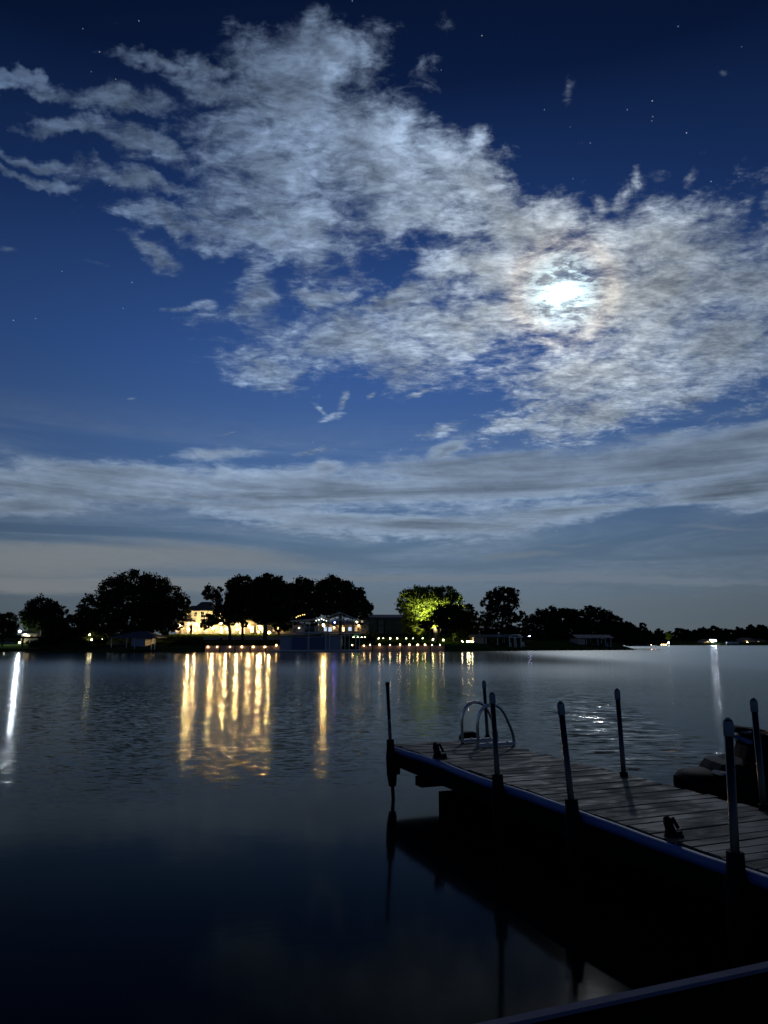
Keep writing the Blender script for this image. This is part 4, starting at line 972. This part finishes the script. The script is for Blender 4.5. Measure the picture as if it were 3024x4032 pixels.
for px, py, w, h, g, o in [(1281, 2477, 10, 16, 'lit_cool', 0), (1300, 2478, 13, 16, 'lit_cool', 0), (1252, 2479, 9, 18, 'glass_dark', 0), (1350, 2478, 12, 16, 'lit_warm', 1), (1378, 2476, 12, 14, 'lit_cool', 1), (1401, 2478, 12, 14, 'lit_dim', 1), (1437, 2468, 5, 10, 'glass_dark', 0), (1426, 2448, 6, 9, 'lit_dim', 3), (1441, 2448, 6, 9, 'glass_dark', 3)]:
    window(gh, px, py, w, h, G + o, g)
for px, py, lab in ((1316, 2470, 'on the gabled front of the guest house'), (1340, 2466, 'left on the long wing of the guest house'), (1412, 2462, 'at the right corner of the guest house wing')):
    o = 0 if px == 1316 else 1
    wall_lamp(at(px, py, G + o - .3), 'glowing wall lantern ' + lab, 'wall lanterns of the guest house', 'bulb_warm', .15)
# green barn
BY = 208.0
bn = thing('green_barn', (at(1520, 2515, BY).x, BY, 3.0), 'long dark green metal barn with a pale blue roof edge', 'barn')
def bx_(px): return at(px, 2470, BY).x
def bz_(py): return at(1520, py, BY).z
hwall(bn, 'wall', bx_(1452), bx_(1640), BY, BY + 14, 2.6, bz_(2437), M['barn_green'])
b = MB(); zr_ = bz_(2429); b.add([(bx_(1452) - .4, BY - .5, bz_(2437)), (bx_(1640) + .4, BY - .5, bz_(2437)), (bx_(1640) + .4, BY + 7, zr_ + .9), (bx_(1452) - .4, BY + 7, zr_ + .9), (bx_(1640) + .4, BY + 14.5, bz_(2437)), (bx_(1452) - .4, BY + 14.5, bz_(2437)),
     (bx_(1452) - .4, BY - .5, bz_(2437) + .45), (bx_(1640) + .4, BY - .5, bz_(2437) + .45)], [(6, 7, 2, 3), (3, 2, 4, 5), (0, 1, 7, 6), (5, 4, 1, 0), (0, 6, 3), (0, 3, 5), (1, 2, 7), (1, 4, 2)]); b.build('roof', M['metal_roof'], bn)
b = MB(); 
for px in (1487, 1513): b.b2((bx_(px) - .15, BY - .08, 2.9), (bx_(px) + .15, BY - .004, bz_(2441)))
b.b2((bx_(1487), BY - .075, bz_(2464)), (bx_(1513), BY - .005, bz_(2462))); b.build('door_frame', M['wood_dark'], bn)
b = MB(); b.b2((bx_(1488.5), BY - .05, 2.9), (bx_(1511.5), BY - .006, bz_(2442))); b.build('door', M['glass_dark'], bn)
b = MB()
for k in range(26):
    x = bx_(1518) + k * .34; b.b2((x, BY - .05, 3.0), (x + .05, BY - .003, bz_(2440)))
b.build('siding_rib', M['barn_green'], bn)
# cottage at the far left
CY_ = 179.0
ct = thing('cottage', (at(115, 2528, CY_).x, CY_, 2.6), 'small pale cottage lit by a white floodlight at the far left', 'cottage')
def cx_(px): return at(px, 2500, CY_).x
def cz_(py): return at(100, py, CY_).z
hwall(ct, 'wall', cx_(84), cx_(150), CY_, CY_ + 7, 1.6, cz_(2492), M['cream']); hroof(ct, cx_(84), cx_(150), CY_, CY_ + 7, cz_(2492), cz_(2479), M['shingle'])
window(ct, 112, 2507, 12, 12, CY_, 'lit_warm'); window(ct, 136, 2508, 8, 10, CY_, 'lit_dim')
wall_lamp(at(99, 2498, CY_ - .35), 'white wall lamp on the front of the far left cottage', None, 'bulb_white', .2)
for k, (px, py, lab) in enumerate([(19, 2532, 'small yard light below the flat dock roof at the far left edge'), (77, 2530, 'small yard light below the cottage, beside the dock roof post')]):
    p = at(px, py, 178); lamp_thing('yard_light', p, lab, 'garden lamp', M['bulb_path'], .15, 'garden lamps by the left dock', post=.6)

# ------------------------------------------------------------------ boathouses
def up_post(b, px, py0, py1, Y, w=.14): q0 = at(px, py0, Y); q1 = at(px, py1, Y); b.b2((q0.x - w / 2, Y - w / 2, min(q0.z, q1.z)), (q0.x + w / 2, Y + w / 2, max(q0.z, q1.z)))
BHY = 164.5; BHD = 9.0
bh = thing('boathouse', (at(1240, 2558, BHY).x, BHY, 0), 'two storey boathouse with an open upper deck, gable truss roof and closed dark slips', 'boathouse')
def hx(px, Y=BHY): return at(px, 2480, Y).x
def hz_(py, Y=BHY): return at(1250, py, Y).z
hwall(bh, 'platform', hx(1072), hx(1428), BHY - .8, BHY + BHD, .12, hz_(2559), M['galv'])
hwall(bh, 'lower_wall', hx(1103), hx(1145), BHY + .3, BHY + BHD, hz_(2559), hz_(2506), M['siding'])
hwall(bh, 'slip_door', hx(1150), hx(1208), BHY + .15, BHY + .3, hz_(2558), hz_(2509), M['siding_blue'])
hwall(bh, 'slip_door', hx(1220), hx(1278), BHY + .15, BHY + .3, hz_(2558), hz_(2509), M['siding_blue'])
hwall(bh, 'slip_door', hx(1302), hx(1338), BHY + .15, BHY + .3, hz_(2558), hz_(2509), M['siding'])
hwall(bh, 'lower_wall', hx(1145), hx(1340), BHY + .35, BHY + BHD, hz_(2559), hz_(2506), M['siding'])
# upper deck slab, fascia, posts
hwall(bh, 'upper_deck', hx(1150), hx(1430), BHY - .4, BHY + BHD, hz_(2491), hz_(2488), M['galv'])
b = MB(); b.add([(hx(1100), BHY - .35, hz_(2505)), (hx(1265), BHY - .35, hz_(2495)), (hx(1265), BHY + BHD, hz_(2495)), (hx(1100), BHY + BHD, hz_(2505)), (hx(1100), BHY - .35, hz_(2503)), (hx(1265), BHY - .35, hz_(2492)), (hx(1265), BHY + BHD, hz_(2492)), (hx(1100), BHY + BHD, hz_(2503))],
      [(0, 1, 5, 4), (1, 2, 6, 5), (2, 3, 7, 6), (3, 0, 4, 7), (4, 5, 6, 7), (3, 2, 1, 0)]); b.build('lower_roof', M['galv'], bh)
b = MB(); b.bar((hx(1265), BHY - .3, hz_(2503)), (hx(1416), BHY - .3, hz_(2503)), .09); b.build('lower_beam', M['white_metal'], bh)
for px in (1215, 1282, 1298): b = MB(); up_post(b, px, 2559, 2492, BHY - .25, .16); b.build('post', M['white_metal'], bh)
for px in (1343, 1358, 1375, 1401, 1416): b = MB(); up_post(b, px, 2557, 2491, BHY - .15, .13); b.build('post', M['white_metal'], bh)
for px in (1153, 1181, 1217, 1254, 1291, 1319, 1358, 1396):
    b = MB(); up_post(b, px, 2488, 2443, BHY - .2, .11); up_post(b, px, 2488, 2443, BHY + BHD - .3, .11); b.build('post', M['galv'], bh)
b = MB()
for py in (2470, 2475, 2480, 2485): b.bar((hx(1153), BHY - .2, hz_(py)), (hx(1428), BHY - .2, hz_(py)), .035)
b.bar((hx(1153), BHY - .2, hz_(2468)), (hx(1428), BHY - .2, hz_(2468)), .06)
b.build('railing', M['galv'], bh)
# flat left roof and gabled right roof
b = MB(); b.prism([(hx(1143), hz_(2446)), (hx(1268), hz_(2439)), (hx(1268), hz_(2435)), (hx(1143), hz_(2443))], (0, BHY - .5, 0), (1, 0, 0), (0, 0, 1), (0, BHD + .8, 0)); b.build('flat_roof', M['galv'], bh)
xl, xr, xm = hx(1262), hx(1412), hx(1335); ze, zr = hz_(2441), hz_(2410)
b = MB(); e = .12
b.add([(xl, BHY - .6, ze), (xm, BHY - .6, zr), (xr, BHY - .6, ze), (xl, BHY + BHD, ze), (xm, BHY + BHD, zr), (xr, BHY + BHD, ze), (xl, BHY - .6, ze - e), (xm, BHY - .6, zr - e), (xr, BHY - .6, ze - e), (xl, BHY + BHD, ze - e), (xm, BHY + BHD, zr - e), (xr, BHY + BHD, ze - e)],
      [(0, 1, 4, 3), (1, 2, 5, 4), (9, 10, 7, 6), (10, 11, 8, 7), (6, 7, 1, 0), (7, 8, 2, 1), (3, 4, 10, 9), (4, 5, 11, 10), (0, 3, 9, 6), (2, 8, 11, 5)]); b.build('gable_roof', M['shingle'], bh)
b = MB(); Yt = BHY - .72
for a, c in [((1262, 2441), (1335, 2410)), ((1335, 2410), (1412, 2441)), ((1262, 2442.5), (1412, 2442.5)), ((1335, 2411), (1335, 2442)), ((1300, 2426), (1331, 2441)), ((1371, 2426), (1339, 2441))]:
    b.bar(at(a[0], a[1], Yt), at(c[0], c[1], Yt), .13)
b.build('gable_truss', M['white_metal'], bh)
# stair down to the water platform
b = MB(); s0_, s1_ = at(1362, 2500, BHY + .5), at(1420, 2548, BHY + .5)
for k in range(14): p = s0_.lerp(s1_, (k + .5) / 14); b.box((p.x, BHY + .9, p.z), (.34, 1.0, .05))
b.bar(s0_ + Vector((0, -.12, .1)), s1_ + Vector((0, -.12, .1)), .06, .32); b.bar(s0_ + Vector((0, 1.0, .1)), s1_ + Vector((0, 1.0, .1)), .06, .32); b.build('stair', M['black_plastic'], bh)
# things up on the deck and its lamps
lamp_thing('deck_lamp', at(1272, 2460, BHY + 1), 'bright warm lamp on a stand on the boathouse upper deck', 'lamp', emit('deck_lamp_glow', (1.0, .74, .42), 26.0), .2, post=2.1)
flood(at(1275, 2463, BHY + .4), 'added warm light facing the lake just below the deck lamp of the boathouse', M['flood_warm'], .14, post=1.8)  # extra light added to give the deck lamp's streak on the water
flood(at(1318, 2451, BHY - .9), 'small deep blue light under the boathouse gable', M['bulb_blue'], .17, post=.25)
wall_lamp(at(1405, 2449, BHY - .5), 'small yellowish lamp at the right eave of the boathouse', None, 'bulb_path', .13)
wall_lamp(at(1177, 2473, BHY + 2), 'small white lamp behind the left rail of the boathouse deck', None, 'bulb_white', .10)
for k, (px, py) in enumerate([(1245, 2444), (1256, 2441), (1266, 2437), (1275, 2441), (1285, 2444)]):
    p = at(px, py, BHY - .75); b = MB(); b.ball(p, .11, 8, 5); o = b.build('string_bulb', M['string'], None)
    tag(o, ORD[k] + ' from the left of five whitish bulbs at the left foot of the gable', 'string light', 'whitish string bulbs on the boathouse')
for k, (px, py) in enumerate([(1167, 2431), (1174, 2426), (1182, 2424.5), (1192, 2421), (1199, 2420)]):
    p = at(px, py, 182); b = MB(); b.ball(p, .14, 8, 5); o = b.build('string_bulb', M['string_gold'], None)
    tag(o, ORD[k] + ' from the left of five golden bulbs in the oak above the boathouse', 'string light', 'golden string bulbs in the oak')
b = MB(); b.b2((hx(1386), BHY + 12, hz_(2502)), (hx(1402), BHY + 12.3, hz_(2500))); tag(b.build('bar_light', M['bulb_green'], None), 'short green strip light glowing beneath the boathouse upper deck', 'strip light')
for k, px in enumerate((1392, 1408, 1424, 1436)):
    p = at(px, 2510, 190); lamp_thing('path_light', p, ORD[k] + ' from the left of four terrace lights behind the right boathouse posts', 'path light', M['bulb_path'], .13, 'terrace lights behind the boathouse', post=.7)
wall_lamp(at(1387, 2541, BHY + 9), 'warm lamp seen between the posts under the boathouse stair', None, 'bulb_warm', .15)

def boat_shed(name, label, Y, D, roofp, ridge, eave, gable, posts, wallr, matr, floor_py, depth_posts=None, wallmat='wood_pale'):
    """roofp (x0,x1) eave ends in px, ridge (x0,x1,y), gable (left, apex, right px, apex y, eave y)"""
    r = thing(name, (at((roofp[0] + gable[2]) / 2, floor_py, Y).x, Y, 0), label, 'boathouse')
    z = lambda py: at(2000, py, Y).z; x = lambda px, yy=Y: at(px, 2520, yy).x
    ze, zr = z(eave), z(ridge)
    # long roof: ridge runs along x, the open gable shows at the right end
    x0, x1 = x(roofp[0]), x(gable[2]); ym = Y + D / 2
    b = MB(); ov = .3; t = .1
    xs0, xs1 = x0 - ov, x1 + ov
    pr = [(Y - ov, ze), (ym, zr), (Y + D + ov, ze), (Y + D + ov, ze - t), (ym, zr - t), (Y - ov, ze - t)]
    b.prism(pr, (xs0, 0, 0), (0, 1, 0), (0, 0, 1), (xs1 - xs0, 0, 0)); b.build('roof', M[matr], r)
    hwall(r, 'floor', x0 - .4, x1 + .6, Y - .3, Y + D, .14, z(floor_py), M['wood_dark'])
    if wallr: hwall(r, 'wall', x(wallr[0]), x(wallr[1]), Y + .05, Y + D - .2, z(floor_py), ze - t - .003, M[wallmat])
    for px in posts: b = MB(); up_post(b, px, floor_py, eave + 1.5, Y + .1, .16); b.build('post', M['trim' if matr != 'metal_roof' else 'galv'], r)
    for px in (depth_posts or []):
        q = at(px, 2520, Y + D - .3); b = MB(); b.b2((q.x - .08, Y + D - .4, z(floor_py)), (q.x + .08, Y + D - .24, ze - t)); b.build('post', M['trim'], r)
    return r, x, z, ze, zr
SY = 188.0
sh, x, z, ze, zr = boat_shed('boat_shed', 'open boat shed with pale posts, a plank store room and a boat inside', SY, 9, (1864, 2055), 2497, 2508, (2003, 2030, 2056), (1914, 1960, 2008), (1866, 1906), 'grey_roof', 2549, (1931, 1940, 1979, 1986, 2052))
# the near corner gable facing the lake, over the slip
b = MB(); Yg = SY - .55
for a, c in [((2002, 2509), (2029, 2497.5)), ((2029, 2497.5), (2058, 2509.5)), ((2002, 2509.5), (2058, 2509.5)), ((2029, 2498), (2029, 2509))]: b.bar(at(a[0], a[1], Yg), at(c[0], c[1], Yg), .16)
b.build('gable_truss', M['trim'], sh)
b = MB(); ap = at(2029, 2497.5, Yg); le = at(2002, 2509, Yg); re = at(2058, 2509.5, Yg)
b.add([le, ap, re, (le.x, SY + 4, le.z), (ap.x, SY + 4, ap.z), (re.x, SY + 4, re.z)], [(0, 1, 4, 3), (1, 2, 5, 4)]); b.build('slip_roof', M['grey_roof'], sh)
for px in (2007, 2026, 2032, 2052): b = MB(); up_post(b, px, 2560 if px in (2007, 2032) else 2549, 2509, Yg, .17); b.build('post', M['trim'], sh)
for px in (2012, 2034): b = MB(); up_post(b, px, 2561, 2531, Yg - .4, .22); b.build('piling', M['galv'], sh)
def small_boat(name, label, px, py, Y, L, H, mat='boat_white'):
    c = at(px, py, Y); r = thing(name, c, label, 'boat'); b = MB(); n = 9; vs = []
    for i in range(n):
        u = i / (n - 1); w = .95 * math.sin(math.pi * min(u * .75 + .25, 1)) ** .6 * (1 if u < .99 else .3); h = H * (.85 + .3 * (1 - u))
        xx = c.x - L / 2 + L * u
        for (yy, zz2) in ((0, 0), (-w * .6, .1 * H), (-w, .7 * h), (-w * .95, h), (w * .95, h), (w, .7 * h), (w * .6, .1 * H)): vs.append((xx, Y + yy, c.z + zz2))
    fs = [(i * 7 + k, i * 7 + (k + 1) % 7, (i + 1) * 7 + (k + 1) % 7, (i + 1) * 7 + k) for i in range(n - 1) for k in range(7)] + [tuple(range(7))[::-1], tuple(range((n - 1) * 7, n * 7))]
    b.add(vs, fs, True); b.build('hull', M[mat], r)
    b = MB(); b.prism([(-L * .12, 0), (L * .1, 0), (L * .02, H * .5), (-L * .08, H * .5)], (c.x, Y - .5, c.z + H * 1.02), (1, 0, 0), (0, 0, 1), (0, 1.0, 0)); b.build('windscreen', M['glass_dark'], r)
    return r
small_boat('motorboat', 'pale motorboat stored on a lift inside the open boat shed', 1955, 2546, SY + 4.5, 4.3, .62)
# wooden deck chair at the end of the shed
dc = thing('deck_chair', at(2061, 2547, SY), 'pale slatted chair standing at the right end of the open boat shed', 'chair'); cc = at(2061, 2547, SY)
b = MB(); b.b2((cc.x - .32, SY - .3, cc.z + .38), (cc.x + .32, SY + .3, cc.z + .44)); b.build('seat', M['trim'], dc)
b = MB(); [b.b2((cc.x - .32 + k * .16, SY + .26, cc.z + .441), (cc.x - .20 + k * .16, SY + .31, cc.z + 1.25)) for k in range(4)]; b.build('backrest', M['trim'], dc)
for sx in (-.3, .3):
    for sy in (-.28, .22): b = MB(); b.b2((cc.x + sx - .03, SY + sy - .03, cc.z), (cc.x + sx + .03, SY + sy + .03, cc.z + .378)); b.build('leg', M['trim'], dc)
# blue roofed boathouse on the right
RY_ = 205.0
rb, x, z, ze, zr = boat_shed('boathouse', 'boathouse with a pale blue metal roof and cluttered deck on the dark headland', RY_, 9, (2274, 2412), 2498.5, 2512, (2380, 2398, 2414), (2310, 2355, 2385), (2276, 2290), 'metal_roof', 2546, (2325, 2368, 2405), 'wood_pale')
b = MB(); c = at(2298, 2530, RY_ + .3); b.b2((x(2291), RY_ + .2, z(2546)), (x(2304), RY_ + .35, z(2516))); b.build('door', M['wood_pale'], rb)
for px, lab in ((2386, 'left mooring piling in front of the blue roofed boathouse'), (2406, 'right mooring piling in front of the blue roofed boathouse'), (2393, 'middle mooring piling in front of the blue roofed boathouse')):
    p = at(px, 2560, RY_ - 1.5); b = MB(); b.tube([(p.x, p.y, -.8), (p.x, p.y, at(px, 2531, RY_ - 1.5).z)], .16, 8); tag(b.build('piling', M['galv'], None), lab, 'piling', 'pilings by the blue roofed boathouse')
for px, py, w, h, lab in ((2335, 2538, 1.2, .7, 'dim crate stacked on the left of the blue roofed boathouse deck'), (2352, 2540, 1.5, .5, 'low dim crate in the middle of the blue roofed boathouse deck')):
    c = at(px, py, RY_ + 3); zf = z(2546); b = MB(); b.b2((c.x - w / 2, RY_ + 2.6, zf), (c.x + w / 2, RY_ + 3.4, zf + h)); b.b2((c.x - w / 2 - .04, RY_ + 2.55, zf + h), (c.x + w / 2 + .04, RY_ + 3.45, zf + h + .06)); tag(b.build('crate', M['wood_pale'], None), lab, 'crate')
p = at(2092, 2552, 196); b = MB(); b.tube([(p.x, p.y, -.8), (p.x, p.y, at(2092, 2546, 196).z)], [.15, .13], 8); tag(b.build('piling', M['trim'], None), 'short pale piling in the water between the two right boathouses', 'piling')
for px, lab, r in ((2080, 'tiny violet light in the dark hedge, left one', .07), (2087, 'small violet white light in the dark hedge, right one', .13)):
    p = at(px, 2505, 212); b = MB(); b.ball(p, r, 8, 6); tag(b.build('security_light', emit('violet_glow', (.55, .5, 1.0), 22), None), lab, 'lamp')

# hip roofed shelter at the left
LY = 166.0
hs = thing('boat_shelter', (at(525, 2570, LY).x, LY, 0), 'dark open boat shelter with a low hip roof below the huge oak', 'boathouse')
x = lambda px: at(px, 2520, LY).x; z = lambda py: at(520, py, LY).z
b = MB(); D = 8; ap = (x(515), x(555)); ze_, zr_ = z(2509), z(2484)
b.add([(x(434), LY - .4, ze_), (x(616), LY - .4, ze_), (x(616), LY + D, ze_), (x(434), LY + D, ze_), (ap[0], LY + D / 2, zr_), (ap[1], LY + D / 2, zr_)] + [(x(434), LY - .4, ze_ - .15), (x(616), LY - .4, ze_ - .15), (x(616), LY + D, ze_ - .15), (x(434), LY + D, ze_ - .15)],
      [(0, 1, 5, 4), (1, 2, 5), (2, 3, 4, 5), (3, 0, 4), (6, 7, 1, 0), (7, 8, 2, 1), (8, 9, 3, 2), (9, 6, 0, 3), (9, 8, 7, 6)]); b.build('roof', M['grey_roof'], hs)
hwall(hs, 'floor', x(395), x(622), LY - .5, LY + D, .12, .42, M['wood_dark'])
hwall(hs, 'store_wall', x(516), x(571), LY + .2, LY + D - .5, .421, ze_ - .152, M['siding'])
for px in (440, 500, 532, 598, 611): b = MB(); b.b2((x(px) - .08, LY - .2, .421), (x(px) + .08, LY - .04, ze_ - .152)); b.build('post', M['galv'], hs)
small_boat('covered_boat', 'small boat with a pale top moored inside the hip roofed shelter', 474, 2543, LY + 3, 2.9, .5, 'pale_vinyl')
# low flat roofed dock at the far left
FD = thing('covered_dock', (at(60, 2545, 165).x, 165, 0), 'low flat roofed dock with dark posts at the far left edge', 'dock')
x = lambda px: at(px, 2520, 165).x; z = lambda py: at(60, py, 165).z
hwall(FD, 'roof', x(-60), x(160), 165, 170, z(2513), z(2506), M['wood_dark'])
hwall(FD, 'platform', x(-60), x(200), 164, 170, .12, .55, M['wood_dark'])
for px in (8, 88, 150): b = MB(); up_post(b, px, 2545, 2513.2, 165.2, .3 if px < 100 else .14); b.build('post', M['wood_dark'], FD)
small_boat('motorboat', 'small motorboat moored under the flat dock roof at the far left', 38, 2538, 168, 3.4, .55, 'pale_vinyl')

# ------------------------------------------------------------------ far shore houses and lamps
def far_house(label, px0, px1, pyb, pye, pyr, Y, mat, wins, roof='shingle'):
    r = thing('house', (at((px0 + px1) / 2, pyb, Y).x, Y, 1.0), label, 'house', 'houses on the far shore')
    x = lambda px: at(px, 2530, Y).x; z = lambda py: at(2800, py, Y).z
    hwall(r, 'wall', x(px0), x(px1), Y, Y + 9, .6, z(pye), M[mat]); hroof(r, x(px0), x(px1), Y, Y + 9, z(pye), z(pyr), M[roof], 1.5, 1.5)
    for px, py, w, h, g in wins: window(r, px, py, w, h, Y, g)
far_house('far house with one amber window, left of the white floodlights', 2770, 2800, 2538, 2524, 2517, 470, 'cream', [(2786, 2526, 6, 4, 'lit_warm'), (2776, 2531, 5, 4, 'lit_dim'), (2793, 2531, 4, 4, 'lit_dim')])
far_house('wide tan far house with a dim amber porch near the right edge', 2925, 2975, 2538, 2520, 2511, 480, 'wood_pale', [(2940, 2518.5 + 5, 6, 4, 'lit_dim'), (2960, 2526, 6, 5, 'glass_dark')])
far_house('low tan far house at the right end of the far shore', 2976, 3016, 2538, 2523, 2514, 490, 'wood_pale', [(2986, 2527, 7, 4, 'lit_dim'), (3004, 2528, 6, 4, 'glass_dark')])
far_house('unlit dark far house half hidden beside the headland tip', 2500, 2562, 2545, 2520, 2510, 262, 'siding', [(2530, 2528, 6, 5, 'glass_dark'), (2552, 2530, 5, 5, 'glass_dark')])
small_boat('white_boat', 'white boat on the far shore between the floodlights and the tan house', 2886, 2537, 452, 7.5, 1.3)
def far_lamp(px, py, Y, r, mat, lab, group='lamps on the far shore'):
    p = at(px, py, Y); lamp_thing('shore_lamp', p, lab, 'lamp', M[mat], r, group, post=1.2)
for k, px in enumerate((2605, 2614, 2623)):
    far_lamp(px, 2538, 440, .3, 'bulb_far', ('left', 'middle', 'right')[k] + ' one of three warm lamps in a row just past the headland tip')
far_lamp(2565, 2537, 232, .22, 'bulb_far', 'single warm lamp at the waterline of the headland tip')
far_lamp(2581, 2533, 240, .16, 'bulb_pink', 'pink lamp just above the headland tip')
far_lamp(2633, 2531, 446, .45, 'bulb_white', 'white lamp below the green lit shore tree')
far_lamp(2943, 2531, 474, .5, 'bulb_far', 'upper warm lamp in front of the wide tan far house')
far_lamp(2950, 2537, 462, .3, 'bulb_far', 'lower small warm lamp at the water before the wide tan far house')
for k, (px, py, r) in enumerate([(2798, 2519, .26), (2808, 2521, .34), (2817, 2522, .3), (2805, 2526, .2)]):
    flood(at(px, py, 462), ORD[k] + ' from the left of the four dazzling white floodlights on the far shore' if k < 3 else 'lowest of the dazzling white floodlights on the far shore', M['flood_far'], r, 'white floodlights on the far shore')

# ------------------------------------------------------------------ lit garden lamps that throw light up into trees
def uplight(px, py, Y, aim_px, aim_py, power, spot, label, col=(1.0, .86, .42), blend=.6, aimY=None):
    p = at(px, py, Y); p.z = gz(p.x, Y) + .35 if Y < 300 else p.z
    t = at(aim_px, aim_py, aimY or Y + 3); d = (t - p)
    r = thing('spot_lamp', p, label, 'garden lamp')
    b = MB(); u = d.normalized(); b.tube([p - u * .2, p, p + u * .02], [.07, .13, .13], 10); b.build('housing', M['dark_metal'], r)
    L = bpy.data.lights.new('spot', 'SPOT'); L.energy = power; L.spot_size = R(spot); L.spot_blend = blend; L.color = col; L.shadow_soft_size = .1
    lo = bpy.data.objects.new('beam', L); COL.objects.link(lo); lo.parent = r; lo.location = u * .1
    lo.rotation_euler = (-d).to_track_quat('Z', 'Y').to_euler()
    return r
uplight(1722, 2516, 185.4, 1722, 2400, 75000, 92, 'spot lamp at the foot of the lit tree shining up into its crown', col=(1.0, .95, .5), aimY=189.5)
uplight(1660, 2518, 187.5, 1640, 2420, 3500, 60, 'weaker spot lamp left of the lit tree trunk', aimY=192)
uplight(1785, 2512, 186, 1785, 2500, 500, 70, 'spot lamp under the small lit spiky plant', aimY=190)
uplight(1452, 2512, 187, 1456, 2495, 1400, 90, 'spot lamp between the two bright spiky bushes', aimY=190)
uplight(1010, 2505, 196, 1000, 2400, 250, 80, 'spot lamp at the terrace below the mansion', col=(1, .7, .4), aimY=190)
uplight(352, 2512, 178, 350, 2490, 500, 90, 'spot lamp at the lit green shrub below the huge oak', aimY=181)
uplight(140, 2520, 174, 130, 2470, 500, 80, 'spot lamp beside the far left cottage shining on the round tree', col=(.9, 1, .8), aimY=176)
uplight(1135, 2505, 190, 1125, 2460, 700, 80, 'spot lamp right of the thick oak trunk', col=(1, .75, .4), aimY=187)
uplight(2633, 2532, 466, 2633, 2500, 900, 70, 'spot lamp at the foot of the green lit shore tree', col=(.8, 1, .5), aimY=470)

for k, (px, tx, ty, pw) in enumerate([(742, 745, 2425, 3400), (800, 800, 2428, 3000), (868, 868, 2430, 3000), (930, 935, 2440, 2300)]):
    uplight(px, 2506, 194.5, tx, ty, pw, 76, ORD[k] + ' from the left of four garden lamps washing the mansion front', col=(1.0, .78, .42), aimY=203)
